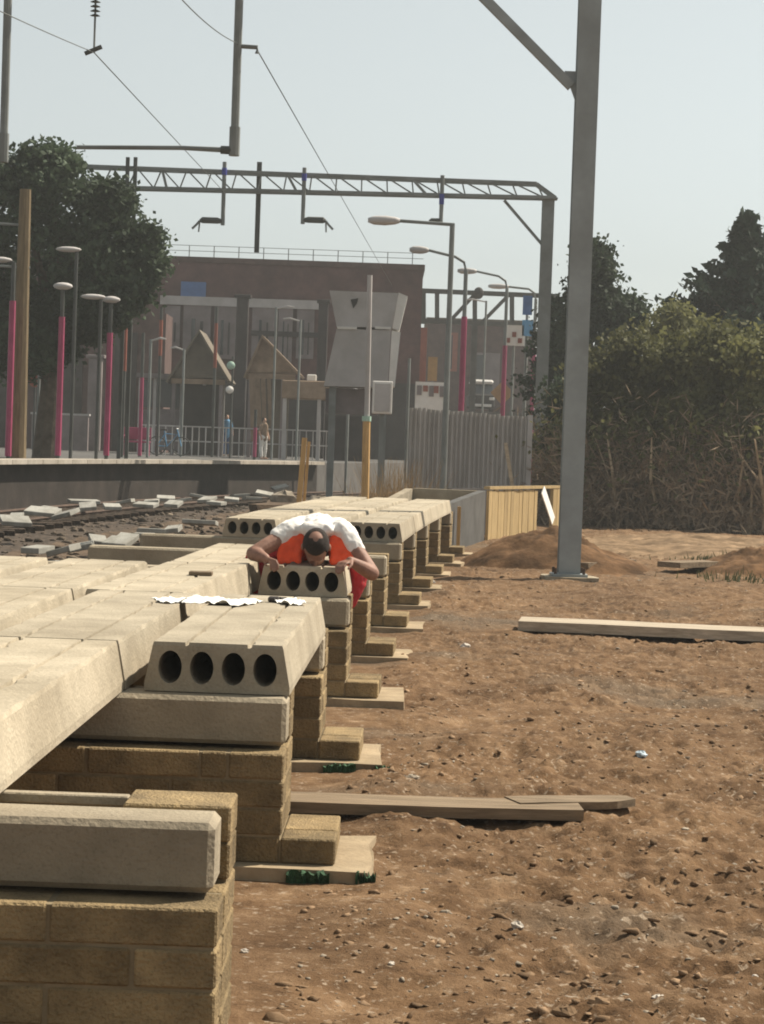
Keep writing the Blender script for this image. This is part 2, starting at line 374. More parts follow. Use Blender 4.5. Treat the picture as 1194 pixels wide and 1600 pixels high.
for n in range(1, 12):
    Y = wall_y(n); th = TH(Y)
    lab = WALL_LAB.get(n, 'sandy block cross wall, %s in the row counting from the wall with the open slot' % ORD[n])
    if n == 4: lab = 'block cross wall under the slab that the worker leans over'
    wl = thing('block_wall', lab, 'wall', (XE(Y), Y, 0), th, 'block cross walls under the new platform')
    left = -WL if n < 8 else -2.3
    mb = rough_box(MB(), left-.1, (.33+random.uniform(-.02, .05)) if n > 1 else -.02, -.10, WT+.1, -.2, Z0-.004); mb.build('footing', 'footing', wl, loc=0)
    mb = MB().box(left+.01, -.008, .008, WT-.008, Z0-.002, ZB-.012); mb.box(left+.01 if n > 1 else -.28, -.008, .38, WT-.008, ZB-.012, ZT-.02)
    if n > 1: mb.box(-.01, .207, .008, WT-.01, Z0-.002, Z0+.09)
    mb.build('mortar', 'mortar', wl, loc=0)
    if n == 1: pass
    def blk(key, x, y, z, rz=0, name='block'):
        o = link(name, BM[key], 'block', wl, (x+random.uniform(-.002, .002), y+random.uniform(-.002, .002), z), rz); return o
    for c in range(4):
        z = Z0+c*COURSE; x = .215 if c == 0 and n > 1 else 0.0
        if c == 0 and n > 1:
            blk((.215, .37), x-.1075, .215+.2, z); blk((.215, .215), x-.1075, .1075, z); x -= .225
        pat = [[.44], [.215, .1, .44], [.44], [.215, .44]][(c+n) % 4]
        k = 0
        while x > left+.05:
            l = pat[k] if k < len(pat) else .44
            k += 1
            if x-l < left-.06: l = .215 if x-left > .2 else .1
            blk((l, .215), x-l/2, .1075, z); x -= l+.011
        # the end of the wall: a header behind the front leaf
        if c or n == 1: blk((.215, .37), -.1075, .225+.185+.01, z)
    # front lintel beam on the blocks, closing blocks behind its end
    link('lintel_beam', MB().box(left, -.004+(.0 if n > 1 else -.02), .125, .36, ZB+.006, ZT, .018).mesh('lintel_beam'), 'beam', wl)
    for c in range(2):
        blk((.3, .26), -.15, .495, ZB+c*.1+(.004 if c else 0))
    if n == 1:
        link('back_strip', MB().box(left, -.31, .575, .625, ZT-.035, ZT-.006, .004).mesh('back_strip'), 'beam', wl)
    if n in (2, 3):
        for x0_, x1_, y_ in ((.03, .20, -.115), (.30, .38, -.10)):
            vs_ = []; fs_ = []; k_ = 14
            for i in range(k_+1):
                x = x0_+(x1_-x0_)*i/k_; vs_ += [(x, y_+random.uniform(-.012, .012), -.02), (x, y_-.012+random.uniform(-.012, .012), random.uniform(.012, .042)), (x, y_+.02, random.uniform(.015, .04)), (x, y_+.03, -.02)]
            for i in range(k_):
                for q_ in range(3): fs_.append((i*4+q_, i*4+4+q_, i*4+5+q_, i*4+1+q_))
            link('green_sheeting', MB().add(vs_, fs_).mesh('green_sheeting'), 'greennet', wl)

# ------------------------------------------------------------------ hollow slabs
def slab_mesh(L):
    mb = MB(); H1, H = .185, .2; wb, wt = .295, .262
    def half(z): return wb if z < .03 else wb-(wb-wt)*(z-.03)/(H-.03)
    xs = [-1, -.5, 0, .5, 1]; n = 28; holes = []
    for y in (0.0, L):
        for ci in range(4):
            cxm = (-.1925+.1283*ci); cz = .098
            def edge(z, k):
                return half(z)*(-1 if k == 0 else 1) if k in (0, 4) else (-.1283+.1283*(k-1))
            poly = [(edge(0, ci), 0), (edge(0, ci+1), 0), (edge(.03, ci+1), .03), (edge(H1, ci+1), H1), (edge(H1, ci), H1), (edge(.03, ci), .03)]
            ring_o, ring_i = [], []
            angs = sorted([2*math.pi*k/n for k in range(n)]+[math.atan2(q[1]-cz, q[0]-cxm) % (2*math.pi) for q in poly])
            for a in angs:
                dx, dz = math.cos(a), math.sin(a); best = 9
                for i in range(len(poly)):
                    p, q = poly[i], poly[(i+1) % len(poly)]; ex, ez = q[0]-p[0], q[1]-p[1]; den = dx*ez-dz*ex
                    if abs(den) < 1e-9: continue
                    t = ((p[0]-cxm)*ez-(p[1]-cz)*ex)/den; u = ((p[0]-cxm)*dz-(p[1]-cz)*dx)/den
                    if t > 0 and -1e-6 <= u <= 1+1e-6: best = min(best, t)
                ring_o.append((cxm+dx*best, y, cz+dz*best)); ring_i.append((cxm+.048*dx, y, cz+.067*dz))
            m = len(angs); k = len(mb.v)
            mb.v += ring_o+ring_i
            mb.f += [(k+i, k+(i+1) % m, k+m+(i+1) % m, k+m+i) for i in range(m)]
            if y == 0: holes.append((k+m, m))
            else: a0, m0 = holes[ci]; mb.f += [(a0+i, a0+(i+1) % m, k+m+(i+1) % m, k+m+i) for i in range(m)]
    # outer skin
    h1 = half(H1)
    pr = [(-wb, 0), (wb, 0), (wb, .03), (h1, H1), (-h1, H1), (-wb, .03)]
    mb.add([(x, y, z) for y in (0, L) for x, z in pr], [(i, (i+1) % 6, (i+1) % 6+6, i+6) for i in range(6)])
    c = [-wt, -.125, .128, wt]; M = 36
    for i in range(3):
        x0 = c[i]+(.007 if i else 0); x1 = c[i+1]-(.007 if i < 2 else 0)
        b0 = x0 if i else -h1; b1 = x1 if i < 2 else h1; vs = []; fs = []
        for k in range(M+1):
            y = L*k/M; yt = min(max(y, .004), L-.004); ch = [random.random() < .12 for _ in range(2)]
            j0 = random.uniform(0, .004)+(random.uniform(.006, .018) if ch[0] else 0); j1 = random.uniform(0, .004)+(random.uniform(.006, .018) if ch[1] else 0)
            vs += [(b0, y, H1), (b1, y, H1), (x1-j1, yt, H-j1*.15), (x0+j0, yt, H-j0*.15)]
        for k in range(M):
            q = 4*k; fs += [(q+3, q+2, q+6, q+7), (q, q+3, q+7, q+4), (q+1, q+5, q+6, q+2)]
        fs += [(0, 1, 2, 3), (4*M+3, 4*M+2, 4*M+1, 4*M)]; mb.add(vs, fs)
    me = mb.mesh('slab'); return me
SLABS = [slab_mesh(DY-.02) for _ in range(4)]
PITCHX = .665
COLN = {2: 'edge row', 1: 'second row from the edge', 0: 'third row from the edge', -1: 'fourth row from the edge'}
for bay, cols in ((1, (1, 0, -1)), (2, (2, 1, 0, -1)), (3, (1, 0, -1)), (4, (2, 1)), (7, (2, 1, 0)), (8, (2, 1, 0)), (9, (2, 1, 0)), (10, (2, 1, 0))):
    ya, yb = wall_y(bay)+.24, wall_y(bay+1)+.24
    for c in cols:
        off = -(2-c)*PITCHX-.295
        a = Vector((XE(ya)+off, ya, ZT+.004)); b = Vector((XE(yb)+off, yb, 0))
        if bay == 3 and c == 1: a.x -= .07
        if (bay, c) == (4, 2): a.x -= .03; b.x -= .03
        o = link('hollow_slab', SLABS[(bay*3+c) % 4], 'slab', None, a, -math.atan2(b.x-a.x, b.y-a.y)+random.uniform(-.002, .002))
        o.location.z += .0
        if (bay, c) == (2, 2): lab = 'hollow concrete slab showing four large round holes in its end'
        elif (bay, c) == (4, 2): lab = 'hollow concrete slab that the bending worker straddles'
        elif (bay, c) == (7, 2): lab = 'hollow slab with small open holes facing the gap behind the worker, edge row'
        elif (bay, c) == (7, 0): lab = 'hollow slab with open holes peeping out beside the worker, track side of the deck'
        else: lab = 'hollow concrete deck slab, %s, between the %s and %s block walls' % (COLN[c], ORD[bay], ORD[bay+1])
        tag(o, lab, 'slab', 'hollow slabs laid on the block walls')
ZS = ZT+.204

# things lying on the deck
def sheet(px, py, L, W, ang, lab, mat='paper', group='crumpled white sheets on the deck', name='paper_sheet', z=None):
    p = G(px, py, ZS if z is None else z); m = MB(); nu, nv = 26, 14; sd2 = int(px); vs = []
    U, Wv = np.meshgrid(np.linspace(-.5, .5, nu+1), np.linspace(-.5, .5, nv+1))
    ex = 1+.5*fbm(Wv*3, U*0+sd2, 1.0, 3, sd2); ey = 1+.7*fbm(U*3, Wv*0+sd2, 1.0, 3, sd2+9)
    X_ = U*L*ex; Y_ = Wv*W*ey; Zz = .004+np.abs(fbm(X_*1+3, Y_+7, 16, 3, sd2+3))*.075
    for x, y, zz in zip(X_.ravel(), Y_.ravel(), Zz.ravel()):
        vs.append((p.x+x*math.cos(ang)-y*math.sin(ang), p.y+x*math.sin(ang)+y*math.cos(ang), p.z+zz))
    n1 = nu+1
    top = [(j*n1+i, j*n1+i+1, (j+1)*n1+i+1, (j+1)*n1+i) for j in range(nv) for i in range(nu)]
    k = len(vs); vs2 = vs+[(x, y, z-.003) for x, y, z in vs]
    bot = [tuple(q+k for q in reversed(f)) for f in top]
    m.add(vs2, top+bot); o = m.build(name, mat, smooth=True)
    return tag(o, lab, 'sheet', group)
sheet(277, 940, .17, .30, -.5, 'small white crumpled sheet over the gap between two slab rows')
sheet(348, 942, .30, .36, -.25, 'long white crumpled sheet at the far end of the holed slab')
sheet(452, 943, .12, .26, .3, 'small white scrap beside the black tool at the slab end')
p = G(428, 941, ZS); t = thing('hand_tool', 'small black hand tool on the slab in front of the worker', 'tool', p)
m = MB(); m.box(p.x-.03, p.x+.03, p.y-.03, p.y+.03, p.z, p.z+.03, .008); m.build('tool_head', 'dark', t)
m = MB(); m.tube([(p.x+.03, p.y, p.z+.02), (p.x+.07, p.y+.09, p.z+.012)], .009); m.build('handle', 'dark', t)
p = G(314, 899, ZS); m = MB().box(p.x-.07, p.x+.07, p.y-.05, p.y+.05, p.z, p.z+.025, .004)
tag(m.build('timber_offcut', 'plank'), 'small brown timber offcut lying flat on the deck slab', 'offcut')

# ------------------------------------------------------------------ timber on the ground
def plank(name, a, b, wid, th, mat, lab, taper=0, lift=.03, sag=.0):
    a, b = Vector(a), Vector(b); d = (b-a); L = d.length; d.normalize(); q = Vector((-d.y, d.x, 0)).normalized(); N = 16
    vs = []; fs = []
    for i in range(N+1):
        t = i/N; c = a+d*L*t; ww = wid*(1-taper*max(0, (t-.8)/.2)); zz = lift+sag*math.sin(t*3.1)+.002*math.sin(t*7)
        for s_, k in ((-1, 0), (1, 0), (1, 1), (-1, 1)):
            e = q*ww/2*s_*(1+.02*math.sin(23*t+s_)); vs.append((c.x+e.x, c.y+e.y, c.z+zz+th*k))
    for i in range(N):
        for k in range(4): fs.append((i*4+k, i*4+(k+1) % 4, i*4+4+(k+1) % 4, i*4+4+k))
    fs += [(3, 2, 1, 0), (N*4, N*4+1, N*4+2, N*4+3)]
    o = MB().add(vs, fs).build(name, mat); return tag(o, lab, 'plank', 'timber planks on the soil')
a = G(300, 1268); b = G(905, 1285)
plank('timber_plank', (a.x, a.y, .02), (b.x, b.y, .02), .30, .05, 'plank', 'grey brown timber plank running out from beneath the slab deck', lift=.01)
a = G(800, 1278); b = G(985, 1274)
plank('timber_plank', (a.x, a.y, .0), (b.x, b.y, .0), .2, .035, 'plank', 'short split board continuing the end of the grey brown plank', .5, lift=.05)
a = G(812, 985); b = G(1290, 1006)
plank('timber_plank', (a.x, a.y, .03), (b.x, b.y, .03), .60, .09, 'plank_pale', 'bleached wide plank bridging the dark scrape near the steel mast', lift=-.01)
a = G(905, 893); b = G(980, 889)
plank('timber_plank', (a.x, a.y, .03), (b.x, b.y, .05), .3, .07, 'plank', 'short dark board lying against the soil heap behind the mast', lift=.03)
a = G(1045, 893); b = G(1150, 889)
plank('timber_plank', (a.x, a.y, .03), (b.x, b.y, .03), .4, .08, 'plank', 'dark board in the weeds in front of the shrubs', lift=.03)

# distinct stones
def stone(px, py, s, mat, lab, cat='stone', grp='stray stones on the soil'):
    p = G(px, py); z = gh(p.x, p.y)
    p = G(px, py, z); z = gh(p.x, p.y)
    m = MB(); m.ell((p.x, p.y, z+s*.25), (s, s*.8, s*.6), 9, 6, Matrix.Rotation(random.uniform(0, 6), 3, 'Z'), .22)
    tag(m.build('stone', mat), lab, cat, grp)
stone(808, 1460, .028, 'whitestone', 'bright white stone alone in the bare soil')
stone(645, 1222, .038, 'stone', 'pinkish pale stone beyond the tip of the green sheeting')
stone(1002, 1182, .034, 'bluebit', 'bluish grey lump out on the open soil')
stone(1030, 1568, .03, 'whitestone', 'pale angular stone among the dark clods')
stone(612, 1506, .013, 'whitestone', 'tiny whitish pebble on the soil beside the slotted wall')
stone(1180, 1528, .014, 'whitestone', 'tiny white ring-like pebble far from the walls')
stone(880, 1578, .04, 'clod', 'large dark clod in a cluster of clods')
stone(935, 1572, .034, 'clod', 'dark rounded clod beside the pale angular stone')
stone(382, 1488, .016, 'whitestone', 'small pale stone at the foot of the slotted wall')
stone(566, 1062, .03, 'palegreen', 'small pale green lump against a wall footing')
stone(672, 912, .07, 'whitestone', 'pale broken block piece lying past the stepped footings')
stone(727, 1012, .05, 'whitestone', 'pale stone between the footings and the wide plank')

# lighter sandy strip in front of the shrubs
gx2 = np.linspace(-1, 1, 70); U, W2 = np.meshgrid(gx2, gx2); cS = G(1060, 856); XS = cS.x+U*2.3*(1+.1*W2); YS = cS.y+W2*5.0
rS = np.sqrt(U*U+W2*W2)+.35*fbm(XS, YS, .9, 3, 88); ZS2 = gz(XS, YS)+.035*np.clip((1-rS)*4, -1.5, 1)+.03*fbm(XS, YS, 3, 3, 89)
I = (np.arange(69)[:, None]*70+np.arange(69)[None]).ravel()
pm('sand', (.165, .108, .062), .35, 3, 1, .7, 14, c2=(.235, .16, .097), spec=.1)
structure(link('sandy_ground', npmesh('sandy_ground', np.stack([XS.ravel(), YS.ravel(), ZS2.ravel()], 1), np.stack([I, I+1, I+71, I+70], 1)), 'sand'))
# soil heap and weeds
def heap(px0, px1, pyb, hgt, depth, lab, seed):
    a, b = G(px0, pyb), G(px1, pyb); c = (a+b)/2; rx = (b-a).length/2; n = 60
    us = np.linspace(-1.15, 1.15, n); U, W = np.meshgrid(us, us); r = np.sqrt(U*U+W*W)
    X = c.x+U*rx; Yy = c.y+depth+W*depth
    z = hgt*np.clip(1-r, 0, 1)**.85*(1+.9*fbm(X, Yy, .9, 3, seed))+.34*fbm(X, Yy, 2.6, 5, seed+5, .75)*np.clip(1.15-r, 0, 1)-.05*np.clip(r-.9, 0, 1)*4
    V = np.stack([X.ravel(), Yy.ravel(), z.ravel()], 1)-np.array([c.x, c.y+depth, 0]); I = (np.arange(n-1)[:, None]*n+np.arange(n-1)[None]).ravel()
    o = link('soil_heap', npmesh('soil_heap', V, np.stack([I, I+1, I+1+n, I+n], 1)), 'heap', None, (c.x, c.y+depth, .01))
    return tag(o, lab, 'soil heap')
pm('heap', (.082, .046, .023), .4, 2.5, 1, .9, 10, c2=(.16, .09, .046), spec=.1)
heap(745, 1000, 893, .56, 1.3, 'mound of reddish brown soil heaped behind the steel mast', 31)
heap(1120, 1300, 900, .36, 1.1, 'dark weedy soil pile at the edge of the shrubs', 47)

# ------------------------------------------------------------------ worker
def cap(mb, a, b, r0, r1, n=12, flat=1.0):
    a, b = Vector(a), Vector(b); d = (b-a).normalized(); u = Vector((0, 0, 1)) if abs(d.z) < .9 else Vector((0, 1, 0))
    x = d.cross(u).normalized(); y = x.cross(d).normalized(); vs = []; fs = []; rows = []
    for i in range(5): t = (i/4-1)*math.pi/2; rows.append((a+d*math.sin(t)*r0, math.cos(t)*r0))
    for i in range(5): t = (i/4)*math.pi/2; rows.append((b+d*math.sin(t)*r1, math.cos(t)*r1))
    for c, r in rows:
        r = max(r, .0005)
        for k in range(n):
            q = 2*math.pi*k/n; vs.append(c+x*math.cos(q)*r+y*math.sin(q)*r*flat)
    for i in range(len(rows)-1):
        for k in range(n): fs.append((i*n+k, i*n+(k+1) % n, (i+1)*n+(k+1) % n, (i+1)*n+k))
    fs += [tuple(reversed(range(n))), tuple(range((len(rows)-1)*n, len(rows)*n))]
    mb.add(vs, fs)
def chain(mb, pts, rs, **k):
    for i in range(len(pts)-1): cap(mb, pts[i], pts[i+1], rs[i], rs[i+1], **k)
def flesh(mb, name, mat, parent, voxel, smoothn=4):
    o = mb.build(name, mat, parent, loc=0)
    m = o.modifiers.new('remesh', 'REMESH'); m.mode = 'VOXEL'; m.voxel_size = voxel; m.use_smooth_shade = True
    if name in ('shirt', 'vest', 'trousers'):
        if 'folds' not in bpy.data.textures: tx = bpy.data.textures.new('folds', 'CLOUDS'); tx.noise_scale = .075; tx.noise_depth = 2
        d = o.modifiers.new('folds', 'DISPLACE'); d.texture = bpy.data.textures['folds']; d.strength = .035; d.mid_level = .5
    s = o.modifiers.new('smooth', 'SMOOTH'); s.factor = .5; s.iterations = 2 if name in ('shirt', 'vest', 'trousers') else smoothn
    return o
def hand(mb, wrist, knuck, grip, thumb_side, spread):
    # wrist -> knuckles -> fingers bending along grip; spread is the row direction of the knuckles
    w_, k_, g_, s_ = Vector(wrist), Vector(knuck), Vector(grip), Vector(spread).normalized()
    d = (k_-w_).normalized()
    for i, (o_, l1, l2) in enumerate(((-.033, .040, .038), (-.011, .046, .044), (.011, .043, .040), (.033, .034, .030))):
        kk = k_+s_*o_; cap(mb, w_+s_*o_*.5, kk, .016, .0125, flat=.9)
        b = kk+(d*.55+g_*.45).normalized()*l1; c = b+(d*.05+g_*.95).normalized()*l2
        cap(mb, kk, b, .0105, .0095); cap(mb, b, c, .0095, .0078)
    cap(mb, w_+s_*-.01, k_, .022, .016, flat=.7)
    t0 = w_+d*.02+s_*(-.03*thumb_side); t1 = t0+d*.035+s_*(-.03*thumb_side)+g_*.012; t2 = t1+d*.03+g_*.02
    cap(mb, t0, t1, .013, .011); cap(mb, t1, t2, .011, .009)
YF = wall_y(4)+.24
wx = XE(YF)-.295+.05
wk = thing('person', 'worker in white top and orange vest bending over a hollow concrete slab', 'person', (wx, YF, 0))
zs = ZS
b = MB()
# trunk under the clothes, neck, arms, hands, head
chain(b, [(0, .80, 1.00), (0, .55, 1.05), (0, .34, 1.07)], [.13, .13, .14], flat=.8)
chain(b, [(0, .30, 1.08), (0, .17, 1.045)], [.07, .058])
for s in (-1, 1):
    sh = (s*.185, .30, 1.085); el = (-.42, .13, .945) if s < 0 else (.38, .14, .84)
    wr = (s*.285-.05, .02, zs+.045)
    chain(b, [sh, el], [.066, .052]); chain(b, [el, ((el[0]+wr[0])/2, (el[1]+wr[1])/2+.0, (el[2]+wr[2])/2), wr], [.052, .046, .031])
    hand(b, wr, (s*.235-.05, -.035, zs+.030), (0, -.35, -.94), 1 if s < 0 else -1, (-s*.75, -.65, 0) if s < 0 else (.75, -.65, 0))
    lx = .280 if s > 0 else .445; li = .15 if s > 0 else .31; chain(b, [(s*.11, .80, 1.05), (s*lx, .80, .88), (s*lx, .79, .72), (s*li, .78, .50), (s*li, .86, .11)], [.09, .062, .058, .055, .045])
hc = Vector((0, .085, 1.0)); up = Vector((0, -.90, .436)); fw = Vector((0, -.436, -.90))   # crown and face directions
HR = Matrix(((1, 0, 0), (0, fw.y, up.y), (0, fw.z, up.z)))                                   # local (x, forward, up)
HS = 1.12
def H(x, f, u): return hc+(Vector((x, 0, 0))+fw*f+up*u)*HS
b.ell(H(0, -.012, .025), tuple(HS*v for v in (.078, .098, .092)), 20, 14, HR)
b.ell(H(0, .018, -.055), tuple(HS*v for v in (.060, .072, .075)), 16, 12, HR)
cap(b, H(0, .085, .0), H(0, .108, -.035), .010, .015)                  # nose
cap(b, H(-.03, .082, .02), H(.03, .082, .02), .014, .014)               # brow
cap(b, H(-.018, .080, -.075), H(.018, .080, -.075), .009, .009)         # mouth
cap(b, H(0, .066, -.112), H(0, .060, -.115), .020, .020)                # chin
for s in (-1, 1): b.ell(H(s*.080, -.01, -.012), tuple(HS*v for v in (.012, .022, .034)), 10, 8, HR)
flesh(b, 'body', 'skin', wk, .0065, 3)
# hair: short, round the sides, back and front of a bald crown
h = MB()
vs = []; fs = []; nu, nv = 36, 9
for j in range(nv+1):
    for i in range(nu):
        a = 2*math.pi*i/nu; bald = .60 if math.sin(a) < 0 else .22
        th = bald+(1.75-bald)*j/nv if math.sin(a) < .5 else bald+(1.15-bald)*j/nv
        rr = 1.035+.012*random.random()-(.03 if j in (0, nv) else 0)
        vs.append(H(.078*rr*math.sin(th)*math.cos(a), -.012+.098*rr*math.sin(th)*math.sin(a), .025+.092*rr*math.cos(th)))
for j in range(nv):
    for i in range(nu): fs.append((j*nu+i, j*nu+(i+1) % nu, (j+1)*nu+(i+1) % nu, (j+1)*nu+i))
h.add(vs, fs); h.build('hair', 'hair', wk, True, loc=0)
for s in (-1, 1):
    e = MB(); e.ell(H(s*.030, .079, .0), (.011, .008, .007), 10, 6, HR); e.build('eye', 'white', wk, True, loc=0)
# white top over back and shoulders with short sleeves
c = MB()
chain(c, [(0, .84, 1.03), (0, .62, 1.075), (0, .42, 1.10), (0, .30, 1.10)], [.140, .145, .145, .115], flat=.85)
for s in (-1, 1):
    chain(c, [(s*.07, .80, 1.03), (s*.12, .45, 1.09), (s*.17, .31, 1.10)], [.13, .125, .098], flat=.85)
    sh = Vector((s*.185, .30, 1.09)); el = Vector((-.42, .13, .945) if s < 0 else (.38, .14, .84))
    cap(c, sh, sh.lerp(el, .26 if s < 0 else .36), .088, .074)
cap(c, (-.06, .24, 1.115), (.06, .24, 1.115), .055, .055)
flesh(c, 'shirt', 'tshirt', wk, .010, 5)
# orange vest: open front hanging below the chest on both sides of the head
v = MB()
for s in (-1, 1):
    pts = [(s*.10, .24, 1.05), (s*.17, .22, 1.02), (s*.20, .20, .955), (s*.19, .19, .905)]
    for k in range(3):
        x = s*(.115+.055*k); cap(v, (x, .235, 1.06), (x+s*.012, .17, .915-.006*k), .036, .034, flat=.6)
    chain(v, [(s*.14, .26, 1.02), (s*.14, .55, .93), (s*.13, .78, .90)], [.07, .06, .05], flat=.7)
flesh(v, 'vest', 'hivis', wk, .009, 4)
q = MB()
cap(q, (-.09, .88, 1.04), (.09, .88, 1.04), .135, .135)
for s in (-1, 1):
    lx = .280 if s > 0 else .445; li = .15 if s > 0 else .31; chain(q, [(s*.11, .82, 1.05), (s*lx, .80, .88), (s*lx, .79, .72), (s*li, .78, .50), (s*li, .86, .12)], [.11, .072, .066, .064, .06])
flesh(q, 'trousers', 'trousers', wk, .012, 4)
for s in (-1, 1):
    bo = MB(); fx = s*(.15 if s > 0 else .31); cap(bo, (fx, .87, .10), (fx, .87, .045), .055, .05); cap(bo, (fx, .90, .042), (fx+s*.03, .68, .036), .046, .042); flesh(bo, 'boot', 'boot', wk, .010, 3)

# ------------------------------------------------------------------ near portal (mast, brace, hanging tubes)
YN = 30.0
t = thing('catenary_mast', 'thick grey steel mast with a diagonal brace, standing on the bare soil', 'mast', G(888, 906))
base = G(888, 906); YM = base.y; top = PX(888+28, 8.4, YM)
m = MB()
mx, my = base.x, base.y
for y in (-.13, .13): m.box(mx-.145, mx+.145, my+y-.011, my+y+.011, -.1, 8.5)
m.box(mx-.008, mx+.008, my-.119, my+.119, -.1, 8.5); m.build('upright', 'mast', t)
rough_box(MB(), mx-.36, mx+.36, my-.34, my+.34, -.2, .05, 8, .03).build('concrete_base', 'beam', t)
bp = MB().box(mx-.24, mx+.24, my-.22, my+.22, .05, .085); bp.build('base_plate', 'mast', t)
for i in (-1, 1):
    for j in (-1, 1): MB().tube([(mx+i*.19, my+j*.17, .08), (mx+i*.19, my+j*.17, .16)], .02).build('anchor_bolt', 'rust', t)
a = P(893, 133, YM); b2 = P(760, 0, YM); e = a+(b2-a)*((8.15-a.z)/(b2.z-a.z))
m = MB().bar(a+Vector((.0, 0, -.02)), e, .12, .12, up=(0, 1, 0)); m.build('brace', 'mast', t)
MB().prism([(mx-.30, my-.03, a.z+.18), (mx-.14, my-.03, a.z-.22), (mx-.14, my-.03, a.z+.18)], (0, 0, 0), (0, .06, 0)).build('gusset_plate', 'mast', t)
for z in (8.15, 8.85):
    MB().bar((mx+.1, my, z), (-9, my+.3, z), .12, .12).build('chord', 'mast', t)
x = mx; k = 0
while x > -8.9:
    MB().bar((x, my, 8.15 if k % 2 else 8.85), (x-.7, my, 8.85 if k % 2 else 8.15), .06, .06, up=(0, 1, 0)).build('lattice_bar', 'mast', t); x -= .7; k += 1
MB().box(-9.2, -8.9, my-.13, my+.13, -.2, 8.9).build('far_upright', 'mast', t)

def drop(label, px0, px1, py1, Y, arm=None, extra=None, rad=.055):
    tp = PX(px0, 8.15, Y); bt = P(px1, py1, Y); t = thing('drop_tube', label, 'tube', bt, 0, 'tubes hanging from the portal beams')
    tp.x = bt.x+(0); d = MB(); d.tube([bt, (bt.x, Y, 8.2)], rad, 10); d.build('tube', 'steel', t)
    MB().tube([(bt.x, Y, bt.z-.03), (bt.x, Y, bt.z+.35)], rad*1.3, 10).build('sleeve', 'steel', t)
    return t, bt
t, bt = drop('long drop tube with a wide horizontal arm hanging in front of the far gantry', 372, 366, 240, YN)
p1 = P(345, 234, YN); p2 = P(120, 230, YN)
MB().tube([bt+Vector((0, 0, .03)), p1, P(285, 231, YN), p2], [.035, .035, .03, .028], 8).build('arm', 'steel', t)
MB().tube([bt+Vector((0, 0, .04)), p1], .055, 8).build('clamp', 'darksteel', t)
a = P(372, 72, YN); c = P(402, 74, YN)
MB().tube([(bt.x, YN, a.z), c, c+Vector((0, 0, -.08))], .03, 8).build('bracket', 'steel', t)
t, bt = drop('drop tube hanging in front of the big tree crown at the platform', 13, 5, 250, YN)
MB().tube([bt+Vector((0, 0, .05)), bt+Vector((-1.6, 0, .12))], .03, 8).build('arm', 'steel', t)
# insulator string on a hanger
a = P(147, 82, YN); t = thing('insulator_hanger', 'thin hanging insulator rod where two overhead wires meet', 'insulator', a)
MB().tube([a, (a.x, YN, 8.2)], .014, 6).build('rod', 'steel', t)
i_ = MB()
for k in range(6): i_.tube([(a.x, YN, a.z+.48+k*.06), (a.x, YN, a.z+.50+k*.06)], [.07, .03], 10)
i_.build('insulator', 'darksteel', t)
MB().bar(a+Vector((-.12, 0, -.02)), a+Vector((.1, 0, .08)), .05).build('clamp', 'darksteel', t)

def wire(pts, lab, r=.011, sag=.0):
    out = []
    for i in range(len(pts)-1):
        a, b = Vector(pts[i]), Vector(pts[i+1])
        for k in range(9 if i < len(pts)-2 else 10):
            q = k/9; out.append(a.lerp(b, q)+Vector((0, 0, -sag*4*q*(1-q))))
    o = MB().tube(out, r*.62, 5).build('overhead_wire', 'wire'); return tag(o, lab, 'wire', 'overhead wires')
A = P(147, 82, YN)
wire([P(-130, -45, 20), A], 'overhead wire sagging down to the insulator rod', .010, .02)
wire([A, P(352, 302, 61)], 'overhead wire from the insulator rod to the far gantry', .013)
wire([P(285, 0, 22), P(372, 68, YN)], 'overhead wire rising from the long drop tube', .010, .05)
wa, wb = P(402, 78, YN), P(552, 340, 61)
wire([wa, wa+(wb-wa)*((104.8-YN)/(61-YN))], 'overhead wire falling from the tube bracket past the far gantry', .013)

# ------------------------------------------------------------------ far portal
YP = 61.5
cb = PX(838, 0, YP); ctop = P(857, 312, YP)
t = thing('portal_gantry', 'lattice steel gantry spanning the tracks with tall grey end column', 'gantry', (ctop.x, YP, 0))
cx = ctop.x
m = MB()
for y in (-.14, .14): m.box(cx-.16, cx+.16, YP+y-.012, YP+y+.012, -.1, ctop.z)
m.box(cx-.01, cx+.01, YP-.128, YP+.128, -.1, ctop.z); m.build('upright', 'steel', t)
MB().box(cx-.24, cx+.24, YP-.2, YP+.2, ctop.z, ctop.z+.05).build('cap_plate', 'steel', t)
BL0 = P(868, 310, YP); BL1 = P(60, 291, YP); TP0 = P(838, 288, YP); TP1 = P(60, 258, YP)
for dy in (-.22, .22):
    o_ = Vector((0, dy, 0))
    MB().bar(BL0+o_, BL1+o_, .085, .085).build('bottom_chord', 'steel', t); MB().bar(TP0+o_, TP1+o_, .085, .085).build('top_chord', 'steel', t)
    MB().bar(BL0+o_, TP0+o_, .07, .07, up=(0, 1, 0)).build('end_bar', 'steel', t)
N = 40
for i in range(N):
    a0, a1 = i/N, (i+1)/N
    lo0, lo1, hi0, hi1 = BL0.lerp(BL1, a0), BL0.lerp(BL1, a1), TP0.lerp(TP1, a0), TP0.lerp(TP1, a1)
    MB().bar((lo0 if i % 2 else hi0)+Vector((0, -.22, 0)), (hi1 if i % 2 else lo1)+Vector((0, -.22, 0)), .038, .038, up=(0, 1, 0)).build('lattice_bar', 'steel', t)
    if i % 10 == 9: MB().bar(lo1+Vector((0, -.22, 0)), hi1+Vector((0, -.22, 0)), .07, .07, up=(0, 1, 0)).build('lattice_post', 'steel', t)
MB().bar(P(788, 313, YP), P(847, 382, YP), .075, .075, up=(0, 1, 0)).build('brace', 'steel', t)
